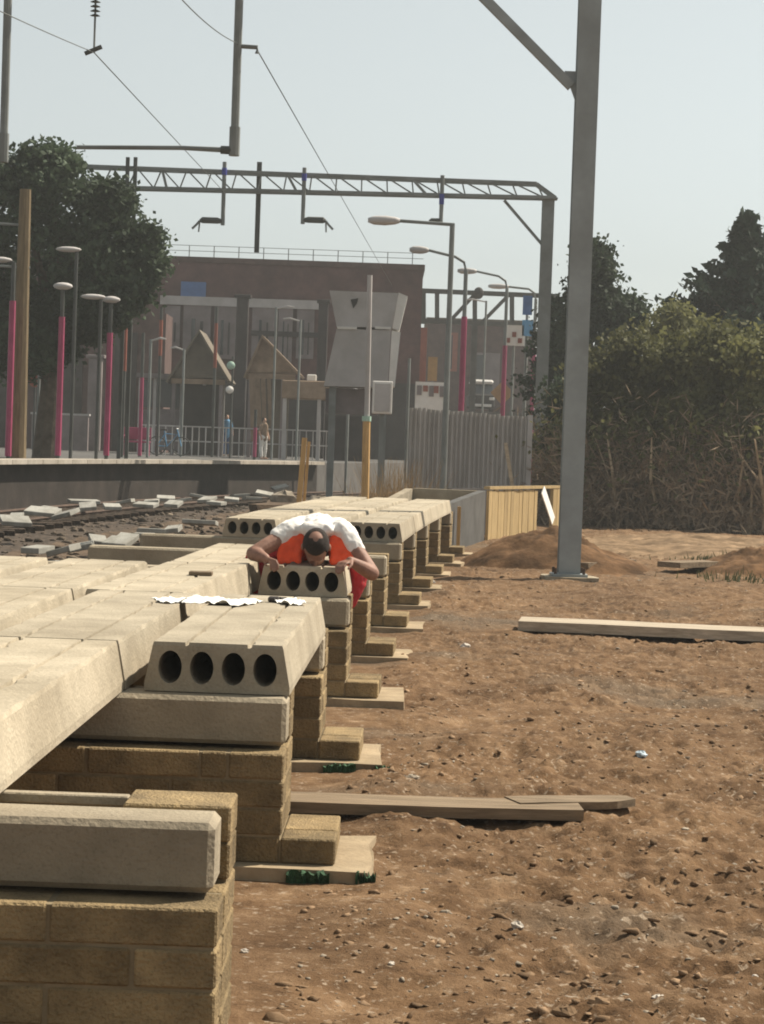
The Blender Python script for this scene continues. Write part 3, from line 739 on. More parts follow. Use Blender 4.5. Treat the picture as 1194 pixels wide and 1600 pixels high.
for px in (202, 214):
    a, bb = P(px, 248, YP), PX(px-8, .9, YP); MB().box(a.x-.05, a.x+.05, YP-.35, YP-.25, 0, a.z).build('far_upright', 'darksteel', t)
a = P(406, 254, YP+.5); MB().box(a.x-.065, a.x+.065, YP+.35, YP+.5, a.z-2.45, a.z).build('hanger_post', 'darksteel', t)
for px, y0, y1, lab in ((350, 253, 352, 'short drop tube with arm pointing to the tree, on the far gantry'), (475, 262, 350, 'short drop tube with arm pointing away from the tree, on the far gantry'), (691, 274, 347, 'short drop tube with small foot near the gantry column')):
    a, bb = P(px, y0, YP-.35), P(px-2, y1, YP-.35); tt = thing('drop_tube', lab, 'tube', bb, 0, 'tubes hanging from the portal beams')
    MB().tube([bb, (bb.x, bb.y, a.z)], .055, 8).build('tube', 'steel', tt)
    q = (a.z*.75+bb.z*.25) if px == 691 else a.z-.27
    MB().tube([(bb.x, bb.y, a.z-.35 if px != 691 else a.z-.78), (bb.x, bb.y, a.z-.16 if px != 691 else a.z-.5)], .068, 8).build('blue_collar', 'insul_blue', tt)
    s = -1 if px == 350 else 1
    if px == 691:
        MB().tube([bb+Vector((.02, 0, .05)), bb+Vector((-.25, 0, .05)), bb+Vector((-.3, 0, 0))], .05, 8).build('foot', 'darksteel', tt)
    else:
        MB().tube([bb+Vector((0, 0, .1)), bb+Vector((s*.15, 0, .12)), bb+Vector((s*.55, 0, .12)), bb+Vector((s*.62, 0, .1))], [.05, .085, .085, .04], 8).build('insulator', 'darksteel', tt)
        e = bb+Vector((s*.62, 0, .1)); MB().tube([e, e+Vector((s*.08, 0, -.10)), e+Vector((s*.2, 0, -.22))], .035, 6).build('arm', 'steel', tt)
        MB().tube([e, e+Vector((s*.02, 0, -.30))], .022, 6).build('steady_arm', 'steel', tt)

# ------------------------------------------------------------------ lamp posts
def lamp(label, px, ytop, Y, pxh0, pxh1, yh, mag_top=None, curve=0, base_z=0.0, mat='steel', group='platform lamp posts', r=.07):
    tp = P(px, ytop, Y); t = thing('lamp_post', label, 'lamp post', (tp.x, Y, base_z), 0, group)
    zt = tp.z-(curve); MB().tube([(tp.x, Y, base_z), (tp.x, Y, zt)], [r, r*.8], 10).build('post', mat, t)
    a, c = P(pxh0, yh, Y), P(pxh1, yh+1, Y)
    if curve: pts = [(tp.x, Y, zt), (tp.x-.06, Y, zt+curve*.6), (tp.x-.3, Y, tp.z), c]
    else: pts = [(tp.x+.05, Y, tp.z), c]
    MB().tube(pts, r*.55, 8).build('arm', mat, t)
    hd = MB(); n = 10; ax = (a-c)
    hd.tube([c, c+ax*.15, c+ax*.45, c+ax*.8, a], [.05, .085, .11, .10, .05], 10); hd.build('lamp_head', 'greyclad', t, True)
    if mag_top:
        zt = P(px, mag_top, Y).z; MB().tube([(tp.x, Y, base_z+.01), (tp.x, Y, zt)], r*1.12, 10).build('painted_sleeve', 'magenta', t)
    return t
lamp('straight armed lamp post rising in front of the grey fence', 707, 351, 50, 575, 625, 344, None)
lamp('lamp post with curved arm and magenta lower post beyond the fence', 729, 402, 62, 640, 670, 390, 495, .35)
lamp('lamp post with curved arm and magenta sleeve beside the far brick house', 793, 432, 78, 715, 745, 423, 540, .4)
lamp('smallest curved lamp post near the gantry column', 838, 452, 92, 763, 795, 447, 545, .4, r=.08)

# ------------------------------------------------------------------ far platform
def XP(Y): return -8.1+.192*(Y-48)+.0048*(Y-48)*(Y-61)
ZP = 1.13
ys = list(np.linspace(30, 72.8, 40)); pts = [Vector((XP(y), y)) for y in ys]
pl = structure(MB().add([(0, 0, 0)]*3, [(0, 1, 2)]).build('platform', 'asphalt')) if False else None
m = MB(); edge = [(p.x-.35, p.y+.12) for p in pts]; back = [(edge[-1][0]+9, 118), (-34, 118), (-34, 30)]
poly = edge+back; n = len(poly)
m.add([(x, y, ZP-.06) for x, y in poly]+[(x, y, -.3) for x, y in poly], [tuple(range(n))]+[(i, (i+1) % n, (i+1) % n+n, i+n) for i in range(n)])
po = m.build('platform', 'asphalt'); structure(po)
m = MB()
for i in range(len(pts)-1):
    a, b_ = pts[i], pts[i+1]; m.add([(a.x-.2, a.y+.1, -.3), (b_.x-.2, b_.y+.1, -.3), (b_.x-.2, b_.y+.1, ZP-.1), (a.x-.2, a.y+.1, ZP-.1), (a.x-.45, a.y+.2, -.3), (b_.x-.45, b_.y+.2, -.3), (b_.x-.45, b_.y+.2, ZP-.1), (a.x-.45, a.y+.2, ZP-.1)],
        [(0, 1, 2, 3), (7, 6, 5, 4), (3, 2, 6, 7)])
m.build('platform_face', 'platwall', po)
for i in range(len(pts)-1):
    a, b_ = pts[i], pts[i+1]; d = (b_-a).normalized(); q = Vector((-d.y, d.x)); a2 = a+d*.015; b2_ = b_-d*.015
    c4 = [a2-q*.05, b2_-q*.05, b2_+q*.75, a2+q*.75]
    m = MB(); m.add([(p.x, p.y, z) for z in (ZP-.10, ZP) for p in c4], [(3, 2, 1, 0), (4, 5, 6, 7), (0, 1, 5, 4), (1, 2, 6, 5), (2, 3, 7, 6), (3, 0, 4, 7)]); m.build('coping_stone', 'coping', po)

# track bed, rails and sleepers between the two platforms
def band(name, off0, off1, z0, z1, mat, y0=14, y1=74, kind=True):
    yy = np.linspace(y0, y1, 160); us = np.linspace(0, 1, 14); V = []
    for y in yy:
        for u in us:
            o0 = XP(y)+off0 if off0 is not None else 0; x0 = XL(y, off0); x1 = XL(y, off1); x = x0+(x1-x0)*u; V.append((x, y, z0+(z1-z0)*u))
    V = np.array(V); V[:, 2] += fbm(V[:, 0], V[:, 1], 3.0, 4, 55)*.12
    n = len(us); I = (np.arange(len(yy)-1)[:, None]*n+np.arange(n-1)[None]).ravel()
    o = link(name, npmesh(name, V, np.stack([I, I+1, I+1+n, I+n], 1)), mat); return structure(o)
def XL(y, f):        # f = 0 at the left ends of the new walls, 1 at the platform face
    x0 = XE(y)-3.0; x1 = (XP(y) if y > 40 else XP(40)+.05*(y-40))-.1; return x0+(x1-x0)*f
band('track_bed', .30, 1.0, .10, .0, 'ballast')
band('cess_path', .0, .30, .12, .22, 'cess')
t = thing('railway_track', 'rusty rail track curving past the platform face', 'track', (XL(40, .75), 40, .02))
for f in (.62, .80):
    m = MB(); m.tube([(XL(y, f), y, .20) for y in np.linspace(16, 72, 60)], .035, 6); m.build('rail', 'rust', t)
SLM = MB().box(-1.25, 1.25, -.12, .12, 0, .12, .01).mesh('sleeper')
for y in np.arange(20, 72, .75):
    o = link('sleeper', SLM, 'ballast', t, (XL(y, .71)-t.location.x, y-t.location.y, .02), .2)
# rubble strewn over the trackside: uncountable
r_ = np.random.default_rng(44); n = 5200; y = r_.uniform(20, 70, n); f = np.clip(np.where(r_.random(n) < .5, r_.normal(.10, .09, n), r_.normal(.62, .16, n)), -.04, .97)
x = np.array([XL(a_, b_) for a_, b_ in zip(y, f)]); s_ = .012+.05*r_.random(n)**3; z = np.where(f < .3, .12+.33*f, .14*(1-f))
V = (RV[None]*(1+r_.uniform(-.5, .5, (n, 12, 1)))*(s_[:, None]*r_.uniform(.5, 1.5, (n, 3))*np.array([1.4, 1, .7]))[:, None, :]+np.stack([x, y, z+s_*.3], 1)[:, None, :]).reshape(-1, 3)
o = link('track_rubble', npmesh('track_rubble', V, (RF[None]+12*np.arange(n)[:, None, None]).reshape(-1, 3)), 'rubblemix'); structure(o, 'stuff'); tag(o, 'brown and grey rubble strewn along the trackside between deck and platform', 'rubble')
# scattered cable trough lids
LID = MB().box(-.5, .5, -.16, .16, 0, .07, .008).mesh('trough_lid')
sc = 2.653
lids = [(0, 125, 350, 4), (110, 245, 312, 6), (230, 320, 322, -28), (285, 410, 271, 0), (490, 555, 272, -25), (560, 650, 284, 3), (650, 725, 257, 2), (720, 790, 266, -20), (785, 865, 250, 15), (865, 930, 277, 5), (960, 1030, 246, -8), (1060, 1130, 238, 18), (1130, 1195, 212, -25),
        (40, 95, 338, -6), (175, 235, 300, 10), (330, 400, 290, -12), (430, 500, 292, 0), (600, 660, 270, -10), (690, 750, 280, 4), (830, 890, 262, -6), (930, 990, 262, 8), (1010, 1080, 258, 0),
        (215, 320, 472, -30), (285, 390, 458, -22), (115, 200, 470, 0), (0, 110, 545, -5), (90, 260, 535, -10), (370, 440, 432, 10), (440, 545, 440, 4), (570, 680, 395, 2), (690, 750, 385, -15), (760, 900, 358, 2), (560, 640, 412, 0), (480, 560, 428, 8)]
for i, (x0, x1, y, tilt) in enumerate(lids):
    z = .42 if i < 22 else .38
    p = G((x0+x1)/2/sc, 680+y/sc+2, z); wpx = (x1-x0)/sc; L = wpx*p.y/F
    o = link('trough_lid', LID, 'lid', None, (p.x, p.y, z-.03)); o.scale = (L, 1.2, 1)
    o.rotation_euler = (random.uniform(-.1, .25), R(tilt)*.55, random.uniform(-.35, .35))
    lb = 'loose concrete trough lid %s in the line along the foot of the platform face' % ('lying tilted' if abs(tilt) > 12 else 'lying flat') if i < 22 else 'loose concrete trough lid %s beside the ends of the block walls' % ('lying tilted' if abs(tilt) > 12 else 'lying flat')
    tag(o, lb, 'lid', 'scattered trough lids %s %s' % ('by the platform' if i < 22 else 'by the walls', 'tilted' if abs(tilt) > 12 else 'flat'))

# ------------------------------------------------------------------ far end of the new platform
YC = 37.6
a = PX(640, 0, YC); t = thing('concrete_chamber', 'open concrete chamber closing the far end of the deck', 'chamber', (1.2, 38.5, 0))
A_ = Vector((PX(700, .75, 37.5).x, 37.5)); B_ = Vector((PX(759, .9, 42).x, 42.0)); C_ = Vector((PX(645, .9, 42.6).x, 42.6)); D_ = Vector((PX(600, .75, 37.6).x, 37.6))
def vwall(mb, p, q, th, z0, za, zb):
    d = (q-p).normalized(); n = Vector((-d.y, d.x))*th
    mb.add([(p.x, p.y, z0), (q.x, q.y, z0), (q.x+n.x, q.y+n.y, z0), (p.x+n.x, p.y+n.y, z0), (p.x, p.y, za), (q.x, q.y, zb), (q.x+n.x, q.y+n.y, zb), (p.x+n.x, p.y+n.y, za)],
           [(3, 2, 1, 0), (4, 5, 6, 7), (0, 1, 5, 4), (1, 2, 6, 5), (2, 3, 7, 6), (3, 0, 4, 7)]); return mb
vwall(MB(), D_, A_, .16, -.1, .75, .75).build('front_wall', 'beam', t)
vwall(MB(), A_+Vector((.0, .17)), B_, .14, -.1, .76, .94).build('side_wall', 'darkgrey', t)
vwall(MB(), C_, B_+Vector((-.15, .1)), .2, -.1, .93, .93).build('back_wall', 'beam', t)
vwall(MB(), Vector((D_.x+.02, D_.y+.17)), C_, .14, -.1, .74, .92).build('side_wall', 'beam', t)
s0 = A_.lerp(B_, .22); MB().box(s0.x+.01, s0.x+.07, s0.y-.1, s0.y-.04, 0, .72).build('prop', 'stake', t)
# timber formwork, running back along the edge of the deck
f0 = PX(764, .9, 42.6); f1 = PX(876, .9, 47.0); fl = Vector((f1.x-f0.x, f1.y-f0.y, 0)).length
t = thing('formwork_panel', 'yellow timber formwork of upright boards beside the soil heap', 'formwork', (f0.x, f0.y, 0), math.atan2(f1.y-f0.y, f1.x-f0.x))
nb = 16; bw = fl*.66/nb
for i in range(nb): MB().box(i*bw+.008, (i+1)*bw-.008, random.uniform(-.012, .012), .045, -.05, .93+random.uniform(-.02, .02)).build('board', 'ply', t, loc=0)
for x_ in (.88, .94): MB().box(fl*x_, fl*(x_+.055), -.02, .05, -.05, .95).build('board', 'ply', t, loc=0)
MB().box(-.03, fl+.02, -.03, .09, .955, 1.01).build('rail', 'ply', t, loc=0)
MB().box(fl*.1, fl, .9, 1.0, 0, .93).build('shade_backing', 'dark', t, loc=0)  # dark sheet painting the shade seen through the gap in the boards
MB().bar((fl*.70, -.05, .93), (fl*.82, -.12, .30), .22, .02, up=(0, 1, 0)).build('torn_sheet', 'paper', t, loc=0)
YFm = 44.5; a, c = P(804, 752, YFm), P(790, 692, YFm); tag(MB().bar(a-Vector((0, 0, .3)), c, .07, .045, up=(0, 1, 0)).build('timber_batten', 'plank_pale'), 'pale timber batten leaning above the formwork against the grey fence', 'batten')
for px0, px1, y1, w_, lab in ((466, 476, 684, .09, 'orange timber stake standing beyond the deck slabs'), (474, 483, 690, .05, 'thin timber batten behind the orange stake')):
    Ys = 40.0 if w_ > .06 else 40.4; a, c = P(px0, 800, Ys), P(px1, y1, Ys); a = a+(c-a)*((-.1-a.z)/(c.z-a.z)); tag(MB().bar(a, c, w_, w_*.6, up=(0, 1, 0)).build('timber_stake', 'stake'), lab, 'stake')
Yt = 44.0; a, mdl, c = PX(569.5, 0, Yt), P(573, 655, Yt), P(578, 430, Yt)
t = thing('tall_pole', 'tall thin leaning pole in front of the faceted grey housing', 'pole', a)
MB().tube([a, c], [.055, .05], 8).build('pole_shaft', 'greyclad', t); MB().tube([a+Vector((0, 0, .01)), mdl], .075, 8).build('timber_sleeve', 'stake', t)
MB().tube([mdl-Vector((0, 0, .04)), mdl+Vector((0, 0, .06))], .09, 8).build('green_tie', 'palegreen', t)
# equipment box on its own post
Ye = 52.; a, c = P(581, 646, Ye), P(614, 596, Ye); t = thing('equipment_box', 'pale grey electrical box on a post beside the tall pole', 'box', (a.x, Ye, 0))
MB().box(a.x, c.x, Ye, Ye+.3, a.z, c.z, .015).build('case', 'whiteclad', t); MB().box(a.x+.05, c.x-.05, Ye-.02, Ye-.002, a.z+.05, c.z-.05, .004).build('door', 'greyclad', t)
MB().box((a.x+c.x)/2-.05, (a.x+c.x)/2+.05, Ye+.1, Ye+.2, 0, a.z).build('post', 'steel', t)
# faceted grey housing
Yh = 66.0
def pz(px, py): return P(px, py, Yh)
t = thing('metal_housing', 'faceted grey metal housing with bright white side, in front of the dark brick building', 'housing', (pz(565, 600).x, Yh, 0))
def hull(pts_f, pts_b, name, mat):
    n = len(pts_f); MB().add(list(pts_f)+list(pts_b), [tuple(range(n)), tuple(reversed(range(n, 2*n)))]+[(i, i+n, (i+1) % n+n, (i+1) % n) for i in range(n)]).build(name, mat, t)
bk = Vector((0, 1.6, 0))
up4 = [pz(515, 454), pz(622, 458), pz(612, 512), pz(526, 510)]; hull(up4, [p+bk for p in up4], 'upper_casing', 'greyclad')
lo4 = [pz(526, 514), pz(611, 516), pz(606, 606), pz(506, 603)]; hull(lo4, [p+bk for p in lo4], 'lower_casing', 'greyclad')
w4 = [pz(623, 457), pz(637, 463), pz(624, 517), pz(613, 513)]; hull(w4, [p+bk*.8 for p in w4], 'side_panel', 'whiteclad')
w4 = [pz(612, 517), pz(626, 519), pz(617, 604), pz(607, 605)]; hull(w4, [p+bk*.8 for p in w4], 'side_panel', 'whiteclad')
for x0, x1 in ((527, 558), (586, 611)): q = [pz(x0, 510), pz(x1, 511), pz(x1, 515), pz(x0, 514)]; hull([p+Vector((0, -.05, 0)) for p in q], q, 'ledge', 'whiteclad')
q = [pz(548, 468), pz(560, 466), pz(558, 474), pz(552, 482)]; hull([p+Vector((0, -.03, 0)) for p in q], q, 'vent_flap', 'dark')
for px in (520, 600): c = pz(px, 602); MB().box(c.x-.1, c.x+.1, Yh+.2, Yh+.4, 0, c.z).build('leg', 'steel', t)
q = [pz(508, 606), pz(590, 608), pz(590, 648), pz(508, 646)]; hull([p+Vector((0, .5, 0)) for p in q], [p+Vector((0, 1.2, 0)) for p in q], 'base_casing', 'mauve')

# corrugated grey fence
t = thing('metal_fence', 'grey upright sheet fence with ribbed pales past the end of the deck', 'fence', (PX(735, .1, 53).x, 53, 0))
npal = 26; fa, fb = P(640, 637, 53), P(826, 652, 53)
fz = lambda u: fa.z+(fb.z-fa.z)*u
PM = MB()
for i in range(npal):
    u0, u1 = i/npal, (i+1)/npal; xa = fa.x+(fb.x-fa.x)*u0; xb = fa.x+(fb.x-fa.x)*u1; w_ = xb-xa
    m = MB(); pr = [(0, .0), (.2, .0), (.32, -.05), (.68, -.05), (.8, 0), (.985, 0)]
    zt = fz(u0)+random.uniform(-.02, .02)
    vs_ = [(xa+w_*x, 53+y+d_, z) for z in (.05, zt) for d_ in (0, .02) for x, y in pr]; k = 6
    fs_ = []
    for i2 in range(5):
        fs_ += [(i2, i2+1, 2*k+i2+1, 2*k+i2), (k+i2+1, k+i2, 3*k+i2, 3*k+i2+1), (2*k+i2, 2*k+i2+1, 3*k+i2+1, 3*k+i2)]
    fs_ += [(0, 2*k, 3*k, k), (5, 5+k, 5+3*k, 5+2*k)]
    m.add(vs_, fs_).build('pale', 'fence', t)
for z in (.6, 2.2): MB().box(fa.x, fb.x, 53.03, 53.1, z, z+.08).build('rail', 'darksteel', t)
MB().box(fb.x-.02, fb.x+.1, 52.95, 53.1, 0, fz(1)+.05).build('end_post', 'greyclad', t)

# ------------------------------------------------------------------ station building and clutter behind the platform
YB = 105.
bl, br, bt_ = P(-150, 400, YB).x, P(662, 400, YB).x, P(440, 406, YB).z
t = thing('station_building', 'dark flat-roofed brick station building with railing along its roof', 'building', ((bl+br)/2, YB, 1))
MB().box(bl, br, YB, YB+14, 0, bt_-.25).build('brick_wall', 'brick', t)
MB().box(bl-.08, br+.08, YB-.1, YB+14.1, bt_-.25, bt_).build('parapet', 'brick2', t)
x = bl+.5
while x < br:
    MB().box(x-.02, x+.02, YB+.3, YB+.34, bt_, bt_+.55).build('rail_post', 'steel', t); x += 1.15
for z in (.3, .55): MB().box(bl, br, YB+.345, YB+.37, bt_+z-.012, bt_+z+.012).build('roof_rail', 'steel', t)
def facade(px0, px1, py0, py1, mat, name, Y=YB-.1, th=.12, parent=None):
    a, c = P(px0, py1, Y), P(px1, py0, Y); return MB().box(a.x, c.x, Y, Y+th, a.z, c.z).build(name, mat, parent if parent is not None else t)
facade(282, 322, 441, 472, 'blue', 'blue_sign_panel', YB-.2)
facade(150, 658, 600, 712, 'dark', 'shade_panel', YB-.15)  # flat dark panel stands in for shade on the ground floor
for x0, x1, y0, y1 in ((256, 282, 478, 540), (285, 330, 476, 545), (333, 370, 478, 560), (392, 430, 478, 560), (433, 458, 480, 566), (462, 492, 478, 560)):
    w_ = facade(x0, x1, y0, y1, 'mauve', 'window', YB-.22)
    a, c = P(x0+(x1-x0)*.3, y1-6, YB-.3), P(x0+(x1-x0)*.45, y0+22, YB-.3); MB().box(a.x, c.x, YB-.28, YB-.225, a.z, c.z).build('pane', 'glass', w_)
    a, c = P(x0+(x1-x0)*.6, y1-6, YB-.3), P(x0+(x1-x0)*.72, y0+26, YB-.3); MB().box(a.x, c.x, YB-.28, YB-.225, a.z, c.z).build('pane', 'pillar', w_)
facade(250, 500, 470, 475, 'greyclad', 'window_ledge', YB-.3)
facade(392, 500, 520, 524, 'pillar', 'window_ledge', YB-.3)
# dark canopy pillars
for px, w_, y0, Y, lab in ((380, .50, 466, 96, 'thick dark pillar in front of the station windows'), (506, .40, 474, 96, 'dark pillar beside the faceted grey housing'), (150, .55, 560, 94, 'grey pillar between two magenta posts under the tree')):
    a = P(px, y0, Y); o = thing('canopy_pillar', lab, 'pillar', (a.x, Y, ZP), 0, 'station canopy pillars')
    MB().box(a.x-w_/2, a.x+w_/2, Y-.2, Y+.2, ZP-.05, a.z, .02).build('shaft', 'pillar' if px != 150 else 'mauve', o); MB().box(a.x-w_*.7, a.x+w_*.7, Y-.28, Y+.28, a.z, a.z+.15, .02).build('capital', 'pillar' if px != 150 else 'mauve', o)
# gabled kiosks
def kiosk(lab, pxl, pxr, pxp, ype, yev, Y, rmat, wmat, posts, wall=True):
    a, c, pk = P(pxl, yev, Y), P(pxr, yev, Y), P(pxp, ype, Y); t = thing('gabled_kiosk', lab, 'kiosk', ((a.x+c.x)/2, Y, ZP))
    g = MB(); g.prism([a, c, pk], (0, .05, 0), (0, 3, 0)); g.build('gable', rmat, t)
    for s_, e in ((1, a), (-1, c)):
        n = (pk-e).normalized(); o_ = Vector((-n.z, 0, n.x))*.08*(1 if e is a else -1); ex = e-n*.25
        g = MB(); g.prism([ex, pk, pk+Vector((0, 0, .12)), ex+o_*1.2], (0, -.25, 0), (0, 3.5, 0)); g.build('roof_slope', rmat, t)
    MB().box(a.x, c.x, Y-.05, Y+.04, a.z-.22, a.z-.02).build('fascia', 'tan', t)
    for px in posts: x = P(px, yev, Y).x; MB().box(x-.07, x+.07, Y, Y+.14, ZP-.05, a.z-.22).build('post', 'mauve', t)
    if wall: MB().box(a.x+.3, c.x-.3, Y+1.6, Y+1.7, ZP-.05, a.z-.22).build('back_wall', wmat, t)
kiosk('olive brown gabled kiosk roof beneath the blue sign panel', 268, 352, 312, 520, 590, 88, 'olive', 'dark', (272, 346))
kiosk('tan gabled kiosk roof beside the thick dark pillar', 388, 462, 410, 528, 582, 87, 'tan', 'olive', (392, 443))
a, c = P(440, 622, 84), P(524, 592, 84); t = thing('flat_canopy', 'tan flat canopy on posts beside the faceted housing', 'canopy', ((a.x+c.x)/2, 84, ZP))
MB().box(a.x, c.x, 84, 86, a.z, c.z-.1, .03).build('roof', 'tan', t)
for px in (444, 498, 520): x = P(px, 650, 84).x; MB().box(x-.07, x+.07, 84.1, 84.25, ZP-.05, a.z).build('post', 'greyclad', t)
MB().box(a.x+.9, a.x+1.25, 84.5, 84.8, c.z-.1, c.z+.15, .03).build('roof_box', 'whiteclad', t)
MB().box(P(505, 650, 84).x, P(575, 650, 84).x, 86.5, 86.7, ZP-.05, P(540, 650, 86).z).build('side_screen', 'pillar', t)
# brown draped sheeting
t = thing('draped_sheeting', 'tan sheeting hanging from the kiosk beside the dark pillar', 'sheeting', (P(405, 700, 85).x, 85, ZP))
for k, px in enumerate((394, 402, 411, 420)):
    a, c = P(px, 590, 85), P(px+3, 690-(k % 2)*24, 85); MB().bar(a, (c.x, c.y, c.z), .22-.03*k, .05, up=(0, 1, 0)).build('fold', 'tan', t)
# glazed shelter
t = thing('glazed_shelter', 'grey glazed waiting shelter behind the red bench', 'shelter', (P(285, 700, 90).x, 90, ZP))
for px in (218, 241, 283, 318, 348): x = P(px, 650, 90).x; MB().box(x-.06, x+.06, 89.95, 90.05, ZP-.05, P(px, 586, 90).z).build('post', 'greyclad', t)
a, c = P(214, 588, 90), P(352, 580, 90); MB().box(a.x, c.x, 89.8, 92, a.z-.05, a.z+.14).build('roof', 'mauve', t)
for p0, p1 in ((220, 239), (243, 281), (285, 316), (320, 346)): a, c = P(p0, 705, 90), P(p1, 640, 90); MB().box(a.x, c.x, 90.0, 90.03, a.z+.05, c.z).build('pane', 'mauve', t)
for p0, p1 in ((220, 239), (243, 281), (285, 316), (320, 346)): a, c = P(p0, 636, 90), P(p1, 594, 90); MB().box(a.x, c.x, 90.0, 90.03, a.z, c.z).build('pane', 'glass', t)
# low grey wall, and annex with bay shade painted as dark panels
a, c = P(48, 712, 92), P(138, 650, 92); t = thing('low_wall', 'low mauve grey wall behind the magenta posts under the tree', 'wall', ((a.x+c.x)/2, 92, ZP)); MB().box(a.x, c.x, 92, 92.3, ZP-.05, c.z).build('wall_panel', 'mauve', t); MB().box(a.x-.05, c.x+.05, 91.95, 92.35, c.z, c.z+.08).build('wall_cap', 'greyclad', t)
a, c = P(-20, 712, 98), P(260, 490, 98); t = thing('station_annex', 'dark brick annex under the tree with bay shade put in as dark panels', 'building', ((a.x+c.x)/2, 98, ZP)); MB().box(a.x, c.x, 98, 101, ZP-.05, c.z).build('brick_wall', 'brick2', t)
for p0, p1, y0 in ((55, 130, 540), (175, 215, 520), (-10, 40, 540)): a, c = P(p0, 705, 97.9), P(p1, y0, 97.9); MB().box(a.x, c.x, 97.85, 97.99, ZP, c.z).build('bay_shade_panel', 'dark', t)  # solid dark panels paint the shade of the bays, no real recess
# magenta posts
for i, (px, y0, y1, Y, mt, extra, lab) in enumerate((
    (20, 470, 713, 51.5, 'magenta', 410, 'leaning magenta post by the brown mast'), (97, 495, 712, 54.5, 'magenta', 447, 'magenta lamp post with round head against the dark bay'), (172, 520, 712, 57.2, 'magenta', 468, 'magenta lamp post beside the grey pillar'),
    (197, 492, 580, 66, 'redorange', 470, 'short red post in front of the tree shade'), (222, 590, 712, 70, 'magenta', 520, 'slim magenta post behind the red bench'), (252, 500, 556, 74, 'redorange', 480, 'orange red marker post beneath the tree edge'),
    (338, 505, 575, 78, 'redorange', 480, 'red post in front of the olive kiosk roof'), (399, 668, 714, 74, 'magenta', 640, 'short magenta post by the tan sheeting'))):
    a = P(px, y0, Y); c = P(px, extra, Y); x = a.x; zb = ZP-.02
    o = thing('platform_post', lab, 'post', (x, Y, zb), 0, 'painted posts on the platform')
    MB().tube([(x, Y, zb), (x, Y, c.z)], .05, 8).build('post_shaft', 'darksteel', o)
    zz = P(px, y1, Y).z; MB().tube([(x, Y, max(zz, zb+.01)), (x, Y, a.z)], .075 if i < 3 else .06, 8).build('painted_sleeve', mt, o)
    if i in (1, 2): MB().ell((x, Y, c.z), (.24, .2, .09), 12, 6).build('lamp_head', 'greyclad', o, True)
    if i == 0: MB().ell((x-.35, Y, c.z+.05), (.32, .18, .07), 12, 6).build('lamp_head', 'greyclad', o, True); MB().tube([(x, Y, c.z), (x-.3, Y, c.z+.05)], .03).build('arm', 'darksteel', o)
# brown mast
a, c = P(40, 296, 52), P(33, 714, 52); t = thing('timber_mast', 'brown weathered mast rising in front of the big tree', 'mast', (a.x-.08, 52, ZP-.1))
pm('brownmast', (.17, .125, .07), .25, 5, .9, .3, 20, streak=(8, 8, .6))
MB().tube([(a.x, 52, ZP-.1), (a.x, 52, a.z)], [.20, .13], 10).build('shaft', 'brownmast', t)
for y in (352, 418): q = P(40, y, 52); MB().tube([(q.x-1.5, 52, q.z+.04), (q.x+.1, 52, q.z)], .035, 6).build('cross_arm', 'steel', t)
# lamp heads poking from the tree shade
for px, y, Y, lab in ((120, 392, 55.5, 'pale lamp head on a slim post in front of the tree crown'), (158, 466, 56.6, 'small pale lamp head low against the tree crown')):
    q = P(px, y, Y); o = thing('lamp_post', lab, 'lamp post', (q.x, Y, ZP-.02), 0, 'slim lamp posts on the platform'); MB().tube([(q.x, Y, ZP-.02), (q.x, Y, q.z)], .045, 8).build('post', 'darksteel', o); MB().ell((q.x-.2, Y, q.z+.03), (.32, .16, .07), 12, 6).build('lamp_head', 'greyclad', o, True)
# signal with two round discs
q = P(361, 571, 76); t = thing('disc_signal', 'slim post with two round pale discs beside the thick pillar', 'signal', (q.x, 76, ZP-.02)); MB().tube([(q.x+.06, 76, ZP-.02), (q.x+.06, 76, q.z+.3)], .035, 8).build('post', 'darksteel', t)
MB().tube([(q.x, 75.9, q.z), (q.x, 76, q.z)], .14, 14).build('disc', 'palegreen', t, True); r_ = P(359, 609, 76); MB().tube([(r_.x, 75.9, r_.z), (r_.x, 76, r_.z)], .13, 14).build('disc', 'white', t, True)
# orange round sign
q = P(55, 595, 70); t = thing('round_sign', 'small round orange brown sign beside the brown mast', 'sign', (q.x, 70, ZP-.02)); MB().tube([(q.x, 70.02, ZP-.02), (q.x, 70.02, q.z)], .035).build('post', 'darksteel', t); MB().tube([(q.x, 69.95, q.z), (q.x, 70, q.z)], .2, 16).build('disc', 'redorange', t)
# red bench
q0, q1 = P(190, 710, 74), P(236, 668, 74); t = thing('platform_bench', 'red metal bench on the platform by the magenta posts', 'bench', ((q0.x+q1.x)/2, 74, ZP-.02)); zb = ZP-.02
MB().box(q0.x, q1.x, 73.7, 74.1, zb+.42, zb+.48, .01).build('seat', 'magenta', t); MB().box(q0.x, q1.x, 74.1, 74.16, zb+.52, zb+.92, .01).build('backrest', 'magenta', t)
for x in (q0.x+.06, q1.x-.06): MB().box(x-.03, x+.03, 73.75, 74.1, zb, zb+.42).build('leg', 'magenta', t); MB().bar((x, 73.7, zb+.65), (x, 74.1, zb+.65), .05).build('armrest', 'magenta', t)
